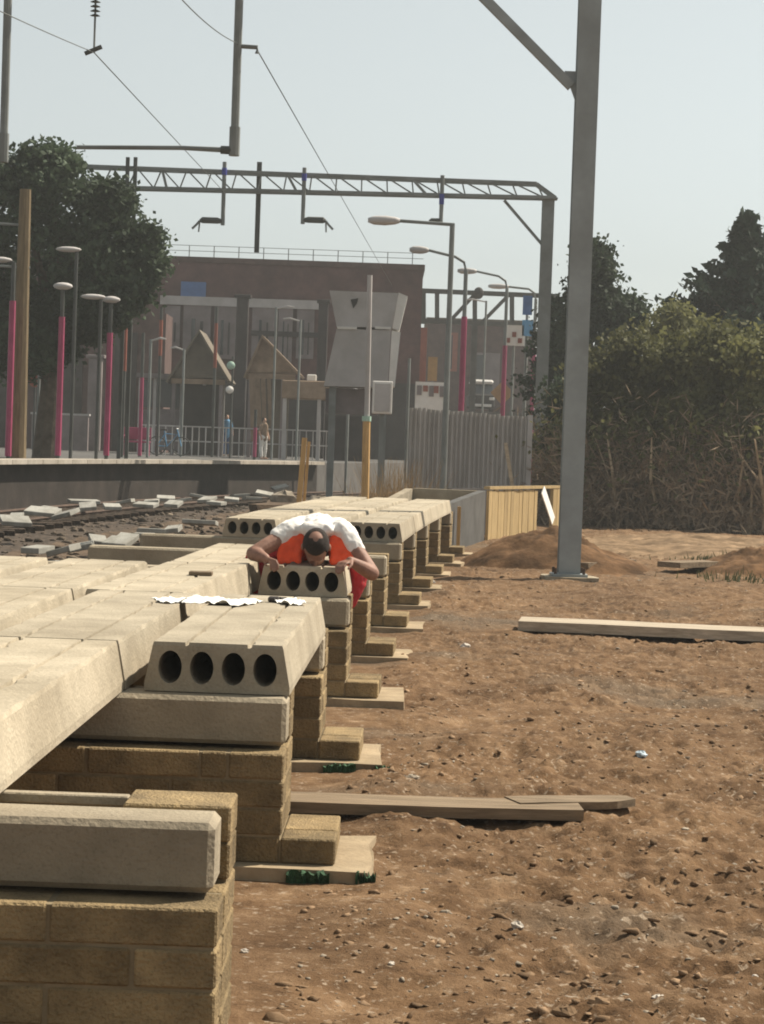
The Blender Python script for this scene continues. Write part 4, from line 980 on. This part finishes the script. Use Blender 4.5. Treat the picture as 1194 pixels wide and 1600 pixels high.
# bicycle leaning at the shelter
q = P(264, 712, 78); t = thing('bicycle', 'dark bicycle parked in front of the glazed shelter', 'bicycle', (q.x, 78, ZP-.02))
def ring(c, r, tr):
    pts_ = [(c[0]+r*math.cos(2*math.pi*k/20), c[1], c[2]+r*math.sin(2*math.pi*k/20)) for k in range(21)]; return MB().tube(pts_, tr, 6)
wz = ZP+.32
for s in (-.42, .42): ring((q.x+s, 78, wz), .31, .025).build('wheel', 'darksteel', t)
f_ = MB(); f_.tube([(q.x-.42, 78, wz), (q.x-.08, 78, wz-.02), (q.x+.28, 78, wz+.40), (q.x-.15, 78, wz+.42), (q.x-.42, 78, wz)], .02, 6); f_.tube([(q.x-.08, 78, wz-.02), (q.x-.18, 78, wz+.52)], .02, 6); f_.tube([(q.x+.42, 78, wz), (q.x+.26, 78, wz+.58)], .02, 6); f_.build('frame', 'cyanblue', t)
MB().box(q.x-.3, q.x-.08, 77.93, 78.07, wz+.52, wz+.57).build('saddle', 'dark', t); MB().tube([(q.x+.26, 77.75, wz+.6), (q.x+.26, 78.25, wz+.6)], .02).build('handlebar', 'whiteclad', t)
# railing and extra slim posts behind the platform edge
t = thing('platform_railing', 'grey railing with thin uprights in front of the glazed shelter and kiosks', 'railing', (P(300, 700, 85).x, 85, ZP))
x0_, x1_ = P(216, 700, 85).x, P(520, 700, 85).x
for i in range(30): x = x0_+(x1_-x0_)*i/29; MB().box(x-.02, x+.02, 84.98, 85.02, ZP-.06, ZP+1.05).build('upright', 'greyclad', t)
for z in (.5, 1.05): MB().box(x0_-.05, x1_+.05, 84.93, 84.975, ZP+z-.025, ZP+z+.025).build('rail', 'greyclad', t)
for px, y0, Y, arm_, lab in ((66, 430, 63, -.5, 'thin grey lamp post between the brown mast and the first magenta lamp'), (236, 530, 72, .3, 'thin grey post at the tree edge'), (288, 545, 80, -.3, 'thin grey post before the glazed shelter'), (432, 480, 82, .4, 'thin dark post crossing the tan kiosk roof'), (470, 500, 83, -.4, 'thin dark post right of the tan kiosk'), (545, 610, 72, .2, 'short grey post below the faceted housing'), (640, 560, 70, .0, 'thin dark post between housing and hoarding'), (760, 470, 96, -.6, 'thin dark post under the green truss')):
    q = P(px, y0, Y); o = thing('slim_post', lab, 'post', (q.x, Y, 0 if px > 540 else ZP-.06), 0, 'slim posts behind the platform edge')
    MB().tube([(q.x, Y, 0 if px > 540 else ZP-.06), (q.x, Y, q.z)], .045, 6).build('shaft', 'steel', o)
    if arm_: MB().tube([(q.x, Y, q.z-.05), (q.x+arm_, Y, q.z+.05), (q.x+arm_*1.6, Y, q.z+.02)], [.03, .045, .03], 6).build('arm', 'greyclad', o)
# people on the platform
def person(lab, px, Y, h, top, bottom, hair='hair', rz=0, arm=.2):
    q = P(px, 712, Y); t = thing('person', lab, 'person', (q.x, Y, ZP-.06), rz); s = h/1.75; b = MB()
    def S(*p): return tuple(v*s for v in p)
    chain(b, [S(0, 0, .95), S(0, 0, 1.2), S(0, 0, 1.42)], [.13*s, .13*s, .15*s]); chain(b, [S(0, 0, 1.45), S(0, -.01, 1.55)], [.06*s, .05*s]); b.ell(S(0, -.01, 1.64), S(.075, .095, .115), 14, 10)
    cap(b, S(0, -.1, 1.62), S(0, -.11, 1.60), .014*s, .016*s)
    for k in (-1, 1):
        chain(b, [S(k*.18, 0, 1.42), S(k*(.22+arm*.2), .02, 1.14), S(k*(.22+arm*.1), -.10, .90)], [.055*s, .042*s, .03*s])
        for f in range(4): cap(b, S(k*(.22+arm*.1), -.12+.02*f, .87), S(k*(.22+arm*.1), -.13+.022*f, .79), .011*s, .009*s)
        cap(b, S(k*(.22+arm*.1), -.13, .88), S(k*(.2+arm*.1), -.17, .84), .011*s, .009*s)
        chain(b, [S(k*.09, 0, .92), S(k*.10, -.03 if k > 0 else .03, .50), S(k*.11, 0, .09)], [.085*s, .058*s, .042*s]); cap(b, S(k*.11, .03, .045), S(k*.12, -.15, .035), .042*s, .035*s)
    flesh(b, 'body', 'skin_far', t, .014, 2)
    c = MB(); chain(c, [S(0, 0, .90), S(0, 0, 1.2), S(0, 0, 1.42)], [.165*s, .16*s, .165*s])
    for k in (-1, 1): chain(c, [S(k*.15, 0, 1.42), S(k*(.20+arm*.13), .015, 1.22)], [.08*s, .065*s])
    flesh(c, 'top', top, t, .016, 3)
    c = MB(); chain(c, [S(-.05, 0, .93), S(.05, 0, .93)], [.15*s, .15*s])
    for k in (-1, 1): chain(c, [S(k*.09, 0, .90), S(k*.10, -.03 if k > 0 else .03, .50), S(k*.11, 0, .12)], [.105*s, .078*s, .065*s])
    flesh(c, 'trousers', bottom, t, .016, 3)
    e = MB(); e.ell(S(0, .015, 1.665), S(.082, .098, .11), 14, 9); e.build('hair', hair, t, True, loc=0); return t
person('person in light blue clothes standing by the thick dark pillar', 353, 92, 1.68, 'cyanblue', 'blue', rz=.4)
person('person in pale grey top beside the glazed shelter', 322, 93, 1.6, 'whiteclad', 'mauve', rz=-.5)
person('person in cream top standing below the tan sheeting', 411, 82, 1.5, 'tan', 'whiteclad', rz=.9)

# ------------------------------------------------------------------ right hand background
Y2 = 139.
a, c = P(664, 640, Y2), P(835, 508, Y2); t = thing('brick_house', 'low brown brick building seen beneath the green steel truss', 'building', ((a.x+c.x)/2, Y2, 0)); MB().box(a.x, c.x, Y2, Y2+8, 0, c.z).build('brick_wall', 'brick2', t)
MB().box(a.x-.1, c.x+.1, Y2-.15, Y2+8.1, c.z, c.z+.25).build('roof_edge', 'olive', t)
for p0, p1, y0, y1, mt in ((736, 782, 552, 612, 'mauve'), (700, 716, 520, 580, 'redorange'), (800, 826, 510, 540, 'whiteclad')):
    q, r_ = P(p0, y1, Y2-.1), P(p1, y0, Y2-.1); w_ = MB().box(q.x, r_.x, Y2-.08, Y2-.002, q.z, r_.z).build('window', mt, t); MB().box(q.x+.15, (q.x+r_.x)/2-.05, Y2-.1, Y2-.081, q.z+.15, r_.z-.15).build('pane', 'glass', w_)
q, r_ = P(655, 600, 100), P(668, 512, 100); t = thing('banner_panel', 'tall orange red panel at the corner of the station building', 'panel', (q.x, 100, 1)); MB().box(q.x, r_.x, 100, 100.2, q.z, r_.z).build('panel', 'redorange', t); MB().box((q.x+r_.x)/2-.06, (q.x+r_.x)/2+.06, 100.05, 100.15, .8, q.z).build('post', 'steel', t)
q, r_ = P(668, 595, 99), P(684, 558, 99); t = thing('yellow_notice', 'yellow notice board beside the orange red panel', 'notice', (q.x, 99, 1)); MB().box(q.x, r_.x, 99, 99.1, q.z, r_.z).build('board', 'yellow', t); MB().box((q.x+r_.x)/2-.05, (q.x+r_.x)/2+.05, 99.02, 99.08, .8, q.z).build('post', 'steel', t)
q, r_ = P(648, 640, 94), P(702, 598, 94); t = thing('site_hoarding', 'white hoarding with red patches above the grey fence', 'hoarding', (q.x, 94, .5))
MB().box(q.x, r_.x, 94, 94.1, .5, r_.z).build('board', 'whiteclad', t)
for k, (u, v_, mt) in enumerate(((.12, .45, 'mauve'), (.3, .3, 'redorange'), (.48, .5, 'mauve'), (.62, .35, 'redorange'), (.8, .5, 'mauve'))): x = q.x+(r_.x-q.x)*u; MB().box(x-.1, x+.1, 93.96, 93.999, r_.z-.1-v_, r_.z-.15).build('poster', mt, t)
# green steel truss footbridge
Y3 = 112.; t = thing('steel_truss_bridge', 'dark green steel truss spanning beyond the lamp posts', 'bridge', (P(755, 500, Y3).x, Y3, 0))
for y0, y1 in ((456, 460), (503, 507)): a, c = P(630, y0-3, Y3), P(870, y1+3, Y3); MB().bar(a, c, .28, .22).build('chord', 'darksteel', t)
for px in (662, 683, 742, 800, 846): a, c = P(px, 457, Y3), P(px, 506, Y3); MB().bar(a, c, .22, .2, up=(0, 1, 0)).build('post', 'darksteel', t)
for p0, p1 in ((700, 742), (752, 796), (662, 640)): a, c = P(p0, 505, Y3), P(p1, 460, Y3); MB().bar(a, c, .18, .18, up=(0, 1, 0)).build('diagonal', 'darksteel', t)
for px in (742, 846): a = P(px, 505, Y3); MB().box(a.x-.15, a.x+.15, Y3-.15, Y3+.15, 0, a.z).build('pier', 'darksteel', t)
q = P(748, 458, Y3-.3); MB().ell((q.x, Y3-.3, q.z), (.25, .2, .3), 10, 8).build('bracket', 'dark', t)
# blue and white station signs
for px, y0, y1, w_, mt, lab in ((824, 462, 492, .35, 'blue', 'upper blue sign plate by the gantry column'), (824, 500, 525, .4, 'cyanblue', 'lower pale blue sign plate by the gantry column'), (803, 508, 540, .7, 'whiteclad', 'white chequered sign plate left of the blue plates')):
    q, r_ = P(px, y1, 84), P(px, y0, 84); t = thing('sign_plate', lab, 'sign', (q.x, 84, 0), 0, 'sign plates near the gantry column'); MB().box(q.x-w_/2, q.x+w_/2, 84, 84.05, q.z, r_.z).build('plate', mt, t); MB().tube([(q.x, 84.1, 0), (q.x, 84.1, r_.z)], .05, 6).build('post', 'steel', t)
    if mt == 'whiteclad':
        for k in range(3): MB().box(q.x-w_/2+.05+.22*k, q.x-w_/2+.2+.22*k, 83.96, 83.999, q.z+.1+.22*(k % 2), q.z+.28+.22*(k % 2)).build('mark', 'redorange', t)
# raised road with a van
a, c = P(630, 641, 118), P(880, 641, 118); rz_ = P(750, 643, 119).z
structure(MB().box(a.x-5, c.x+6, 118, 136, -.5, rz_, .0).build('road_embankment', 'asphalt'))
q = P(753, 640, 124); vw = 39*124/F*1.05; t = thing('van', 'white roofed dark van on the raised road beyond the fence', 'van', (q.x, 124, rz_)); x0, x1 = q.x-vw/2, q.x+vw/2
hv = 1.95
MB().box(x0, x1, 124, 128, rz_+.3, rz_+1.05, .08).build('body', 'dark', t)
MB().add([(x0+.05, 124.2, rz_+1.0), (x1-.05, 124.2, rz_+1.0), (x1-.05, 128, rz_+1.0), (x0+.05, 128, rz_+1.0), (x0+.18, 124.7, rz_+1.6), (x1-.18, 124.7, rz_+1.6), (x1-.18, 127.8, rz_+1.6), (x0+.18, 127.8, rz_+1.6)], [(3, 2, 1, 0), (4, 5, 6, 7), (0, 1, 5, 4), (1, 2, 6, 5), (2, 3, 7, 6), (3, 0, 4, 7)]).build('windscreen', 'glass', t)
MB().box(x0+.1, x1-.1, 124.5, 127.9, rz_+1.605, rz_+1.85, .1).build('roof', 'white', t); MB().box(x0+.2, x1-.2, 123.95, 124.1, rz_+.35, rz_+.5, .02).build('bumper', 'whiteclad', t)
for x in (x0+.2, x1-.2): MB().box(x-.14, x+.14, 123.96, 124.1, rz_+.72, rz_+.88, .03).build('headlight', 'whiteclad', t); MB().tube([(x-.1, 124.7, rz_+.3), (x+.1, 124.7, rz_+.3)], .3, 14).build('wheel', 'dark', t)
q = P(785, 614, 114); t = thing('diamond_sign', 'orange diamond road sign beside the white roofed van', 'sign', (q.x, 114, 0)); MB().add([(q.x-.6, 114, q.z), (q.x, 114, q.z-.6), (q.x+.6, 114, q.z), (q.x, 114, q.z+.6), (q.x-.6, 114.05, q.z), (q.x, 114.05, q.z-.6), (q.x+.6, 114.05, q.z), (q.x, 114.05, q.z+.6)], [(0, 1, 2, 3), (7, 6, 5, 4), (0, 4, 5, 1), (1, 5, 6, 2), (2, 6, 7, 3), (3, 7, 4, 0)]).build('plate', 'yellow', t); MB().tube([(q.x, 114.1, 0), (q.x, 114.1, q.z)], .06).build('post', 'steel', t)

# ------------------------------------------------------------------ vegetation
def leaves(centers, size, r, up_bias=.0, aspect=1.6):
    n = len(centers); d = r.normal(size=(n, 3)); d /= np.linalg.norm(d, axis=1)[:, None]
    e = r.normal(size=(n, 3)); e -= (e*d).sum(1)[:, None]*d; e /= np.linalg.norm(e, axis=1)[:, None]
    s = size*r.uniform(.45, 1.7, n)[:, None]; a = d*s*aspect; b = e*s*.5
    V = np.stack([centers-a*.5, centers+b, centers+a*.5, centers-b], 1).reshape(-1, 3)
    return V, np.arange(4*n).reshape(-1, 4)
def clump_points(ells, per, nleaf, clr, r, shell=.55):
    out = []
    for (c, rad) in ells:
        m = per; u = r.normal(size=(m, 3)); u /= np.linalg.norm(u, axis=1)[:, None]; q = (shell+(1-shell)*r.random(m)**.6)[:, None]
        cc = np.array(c)+u*q*np.array(rad)
        sz = clr*r.uniform(.5, 1.4, m)
        pts_ = cc[:, None, :]+r.normal(size=(m, nleaf, 3))*sz[:, None, None]*np.array([.5, .5, .38]); out.append(pts_.reshape(-1, 3))
    return np.concatenate(out)
def branches(mb, base, tips, r0, r, n=6, bend=.3):
    base = Vector(base)
    for tp, rr in tips:
        tp = Vector(tp); mid = base.lerp(tp, .5)+Vector((r.uniform(-bend, bend), r.uniform(-bend, bend), r.uniform(0, bend)))
        mb.tube([base, mid, tp], [rr, rr*.7, rr*.3], n)
def tree(name, lab, base, trunk_h, tr, ells, per, nleaf, clr, lsize, mat, seed, shell=.5, cat='tree', group=None):
    r = np.random.default_rng(seed); base = Vector(base); t = thing(name, lab, cat, base, 0, group)
    m = MB(); top = base+Vector((.1, .1, trunk_h)); m.tube([base-Vector((0, 0, .3)), base.lerp(top, .5)+Vector((.05, 0, 0)), top], [tr*1.3, tr, tr*.7], 9)
    branches(m, top, [(c, tr*.45) for c, _ in ells], tr, r, 6, .4); m.build('trunk', 'bark', t)
    V, Fq = leaves(clump_points(ells, per, nleaf, clr, r, shell), lsize, r); V = V-np.array(base)
    o = link('crown', npmesh('crown', V, Fq), mat, t); return t
def E(px, py, Y, rx, ry, rz): return (tuple(P(px, py, Y)), (rx, ry, rz))
YT = 58.5
tree('broadleaf_tree', 'big dark broadleaf tree towering over the platform end', tuple(PX(70, ZP, YT)), 3.4, .28,
     [E(70, 280, YT, 1.41, 0.99, 0.74), E(20, 320, YT, 1.63, 1.10, 1.18), E(118, 338, YT, 1.41, 1.10, 1.11), E(165, 385, YT, 1.04, 0.88, 0.96), E(60, 400, YT, 1.92, 1.10, 1.18), E(-60, 360, YT, 1.92, 1.21, 1.63), E(160, 440, YT, 1.11, 0.88, 0.74), E(215, 395, YT, 0.52, 0.44, 0.33), E(40, 460, YT, 1.92, 0.99, 0.74), E(75, 250, YT, 0.80, 0.55, 0.30), E(172, 312, YT, 0.59, 0.55, 0.52), E(-40, 470, YT, 1.48, 0.88, 0.89)]
     +[E(px, py, YT-.4, .85, .7, .6) for px, py in ((20, 500), (70, 510), (120, 490), (-20, 540), (40, 555), (160, 480))]
     +[E(px, py, YT, .32, .35, .24) for px, py in ((232, 412), (215, 440), (190, 470), (225, 372), (140, 515), (90, 545), (200, 460))],
     105, 34, .34, .085, 'leaf_dark', 101, .35)
YQ = 66.
tree('broadleaf_tree', 'dark tree with uneven top behind the steel mast', tuple(PX(920, 0, YQ)), 3, .25,
     [E(935, 480, YQ, .95, 1, .9), E(930, 425, YQ, .5, .6, .65), E(970, 500, YQ, .65, .8, .6), E(885, 520, YQ, .9, 1, 1.1), E(935, 570, YQ, 1.4, 1.2, 1.1), E(985, 490, YQ, .3, .4, .4), E(870, 590, YQ, 1.1, 1, 1.3), E(880, 670, YQ, 1.0, 1, 1.2), E(928, 400, YQ, .22, .3, .3)],
     130, 30, .32, .085, 'leaf_dark', 102, .3)
# conifer
def conifer(lab, px, ytop, ybase_px, Y, wid, seed):
    r = np.random.default_rng(seed); tp = P(px, ytop, Y); base = Vector((tp.x, Y, 0)); t = thing('conifer_tree', lab, 'tree', base); h = tp.z
    m = MB(); m.tube([base-Vector((0, 0, .3)), tp], [.28, .02], 8); C = []
    n = 620
    for i in range(n):
        u = (i/n)**.85; z = h*(.12+.87*u); L = wid*(1-u)**1.05*(r.uniform(.45, .95) if i % 6 else r.uniform(.95, 1.3))+.06; a = r.uniform(0, 6.283)
        tip = base+Vector((math.cos(a)*L, math.sin(a)*L, z+L*r.uniform(-.05, .45)))
        st = base+Vector((0, 0, z)); m.tube([st, st.lerp(tip, .5)-Vector((0, 0, .04*L)), tip], [.03, .02, .006], 4)
        k = int(18+75*L/wid); q = r.random(k)**.6
        pts_ = np.array(st)[None]+(np.array(tip)-np.array(st))[None]*q[:, None]+r.normal(size=(k, 3))*np.array([.13, .13, .10])*(1.3-q[:, None]*.75); C.append(pts_)
    m.build('trunk', 'bark', t); V, Fq = leaves(np.concatenate(C), .13, r, aspect=2.0); link('crown', npmesh('crown', V-np.array(base), Fq), 'leaf_conifer', t)
conifer('tall dark conifer with pointed top rising above the shrubs', 1168, 335, 0, 68, 5.4, 111)
# shrubs with bare brown stems below an olive crown
def shrub(lab, px, Y, ells, seed, nst=60, spread=1.5, mat='leaf_olive', hgt=2.2):
    r = np.random.default_rng(seed); base = PX(px, 0, Y); base.z = gh(base.x, base.y); t = thing('shrub', lab, 'shrub', base, 0, 'shrubs along the far edge of the bare soil')
    m = MB(); m2 = MB()
    for i in range(nst):
        a = r.uniform(0, 6.28); l = spread*r.uniform(.3, 1.0); hh = hgt*r.uniform(.5, 1.1); s_ = base+Vector((r.uniform(-.5, .5), r.uniform(-.4, .4), -.05)); tp = s_+Vector((math.cos(a)*l, math.sin(a)*l*.8, hh))
        md = s_.lerp(tp, .5)+Vector((r.uniform(-.25, .25), r.uniform(-.2, .2), r.uniform(0, .2))); rr = r.uniform(.012, .035)
        if i % 5 == 0: s_ = s_+Vector((0, -.75, 0)); md = md+Vector((0, -.75, 0)); tp = tp+Vector((0, -.5, 0)); rr *= 1.25
        (m2 if i % 5 == 0 else m).tube([s_, md, tp], [rr*1.3, rr, rr*.4], 5)
        for k in range(7):
            q = s_.lerp(md, r.random()) if k % 2 else md.lerp(tp, r.random()); d = Vector(r.normal(size=3)); d.normalize(); d.z = abs(d.z)*.6-.1
            m.tube([q, q+d*r.uniform(.3, .9)], [.009, .004], 4)
    for i in range(12):            # long arching pale stems on the open side
        a = r.uniform(-1, 1); s_ = base+Vector((r.uniform(-.6, .6), -.7+r.uniform(-.2, .2), -.05)); L_ = r.uniform(1.2, 2.3); rr = r.uniform(.016, .034)
        pts_ = [s_+Vector((a*L_*.75*q**1.3, -.15*q, L_*(q-.28*abs(a)*q*q)*.95)) for q in (0, .2, .4, .6, .8, 1)]
        m2.tube(pts_, [rr, rr*.9, rr*.8, rr*.65, rr*.5, rr*.25], 6)
    m.build('stems', 'twig', t); m2.build('pale_stems', 'twig_pale', t)
    V, Fq = leaves(np.concatenate([clump_points(ells, 90, 26, .34, r, .25), np.array(base)+np.stack([r.normal(size=2000)*spread*.6, r.normal(size=2000)*.55, hgt*r.triangular(.1, 1.0, 1.25, 2000)], 1)]), .075, r); link('crown', npmesh('crown', V-np.array(base), Fq), mat, t)
    # dry dead leaves and twigs near the ground
    k = 11000; c = np.array(base)+np.stack([r.normal(size=k)*spread*.62, r.normal(size=k)*.5, np.abs(r.normal(size=k))*hgt*.42+.03], 1); V, Fq = leaves(c, .026, r, aspect=12); link('dry_brush', npmesh('dry_brush', V-np.array(base), Fq), 'twig', t)
shrub('olive shrub with splayed pale stems right behind the steel mast', 945, 53.5, [E(945, 600, 54, .9, .9, .7), E(985, 560, 54, .9, .9, .6), E(930, 660, 54, .8, .8, .5), E(1000, 640, 54, .9, .8, .55)], 121)
shrub('broad olive shrub in the middle of the thicket', 1035, 53, [E(1040, 570, 53.5, 1.0, .9, .6), E(1060, 620, 53.5, 1.1, .9, .7), E(1020, 650, 53.5, .9, .8, .6), E(1085, 560, 53.5, .8, .8, .6)], 122)
shrub('tall olive shrub in front of the pointed conifer', 1120, 52, [E(1120, 550, 52.5, .9, .9, .75), E(1090, 640, 52.5, .9, .8, .6), E(1150, 600, 52.5, 1.0, .9, .8), E(1135, 670, 52.5, .9, .8, .6)], 123)
shrub('olive shrub with low hanging crown below the conifer branches', 1195, 51, [E(1190, 560, 51.5, .9, .9, .7), E(1215, 640, 51.5, 1.1, .9, .9), E(1175, 700, 51.5, .8, .8, .7), E(1230, 720, 51.5, .9, .8, .8)], 124)
shrub('dark thicket shrub between the gantry column and steel mast', 893, 56, [E(890, 640, 56.5, .7, .8, .9), E(880, 700, 56.5, .6, .7, .6)], 125, 24, .8, 'leaf_dark')
shrub('small feathery shrub filling the dip below the sky gap', 1052, 62, [E(1052, 500, 62, .45, .5, .35), E(1030, 525, 62, .5, .5, .35), E(1075, 520, 62, .5, .5, .4)], 126, 14, .7, 'leaf_olive', 3.2)
# weeds: uncountable
def weeds(name, lab, spots, mat, seed, hmin, hmax, n):
    r = np.random.default_rng(seed); V = []; Fq = []
    for (px, py, rad, hs_) in spots:
        c = G(px, py)
        for i in range(n):
            x, y = c.x+r.normal()*rad*.5, c.y+r.normal()*rad*.5; z = gh(x, y); h = r.uniform(hmin, hmax)*hs_; a = r.uniform(0, 6.28); w_ = .009 if h > .4 else .012; lx, ly = r.normal()*.25*h, r.normal()*.25*h; k = len(V)
            V += [(x-math.cos(a)*w_, y-math.sin(a)*w_, z), (x+math.cos(a)*w_, y+math.sin(a)*w_, z), (x+lx+math.cos(a)*w_*.2, y+ly+math.sin(a)*w_*.2, z+h), (x+lx-math.cos(a)*w_*.2, y+ly-math.sin(a)*w_*.2, z+h)]; Fq.append((k, k+1, k+2, k+3))
    o = link(name, npmesh(name, np.array(V), np.array(Fq)), mat); structure(o, 'stuff'); tag2(o, lab, 'weeds')
def tag2(o, lab, cat): o['label'] = lab; o['category'] = cat
weeds('weeds', 'low green weeds on the soil by the dark boards', [(1165, 905, .8, 1), (1185, 880, .9, 1), (1150, 890, .6, .8), (1120, 880, .5, .5)], 'leaf_grass', 131, .04, .16, 170)
weeds('dry_reeds', 'tall dry brown reeds beyond the deck and before the fence', [(606, 826, .6, 1), (630, 824, .7, 1), (590, 828, .5, .8), (650, 822, .6, .5)], 'reed', 132, .3, 1.5, 260)
# rubble beyond the deck
for i, (px, py, s, mt, lab) in enumerate(((612, 775, .16, 'whitestone', 'pale rubble lump beyond the deck by the tall pole'), (640, 768, .2, 'clod', 'dark rubble lump in front of the grey fence'), (655, 772, .12, 'stone', 'small rubble lump by the chamber corner'), (520, 772, .14, 'stone', 'broad rubble lump between stake and tall pole'), (498, 768, .15, 'stone', 'flat rubble lump behind the orange stake'), (445, 775, .18, 'stone', 'grey rubble lump beside the trough lids'))):
    p = P(px, py, 44+i*.35); o = MB().ell((0, 0, 0), (s*1.6, s, s), 9, 6, None, .2).build('rubble', mt); o.location = (p.x, p.y, .3+s*.2); tag(o, lab, 'rubble', 'rubble past the deck')
m = MB(); c = P(520, 790, 47); rough_box(m, c.x-1.4, c.x+2.4, 43.4, 49, -.1, .5, 14, .25); tag(m.build('rubble_bank', 'cess'), 'low bank of rubble beyond the deck at the foot of the tall pole', 'bank')

# ------------------------------------------------------------------ thin summer haze
hz = MB().box(-2600, 2600, -400, 4700, -2, 14.5).build('haze', None); hm = bpy.data.materials.new('haze'); hm.use_nodes = True
hn = hm.node_tree; hn.nodes.remove(hn.nodes['Principled BSDF']); pv = hn.nodes.new('ShaderNodeVolumePrincipled')
pv.inputs['Color'].default_value = (.88, .90, .89, 1); pv.inputs['Density'].default_value = HAZE; pv.inputs['Anisotropy'].default_value = .3
hn.links.new(pv.outputs[0], hn.nodes['Material Output'].inputs['Volume']); hz.data.materials.append(hm); structure(hz, 'stuff')
hz['label'] = 'thin pale summer haze over the whole site'; hz['category'] = 'haze'
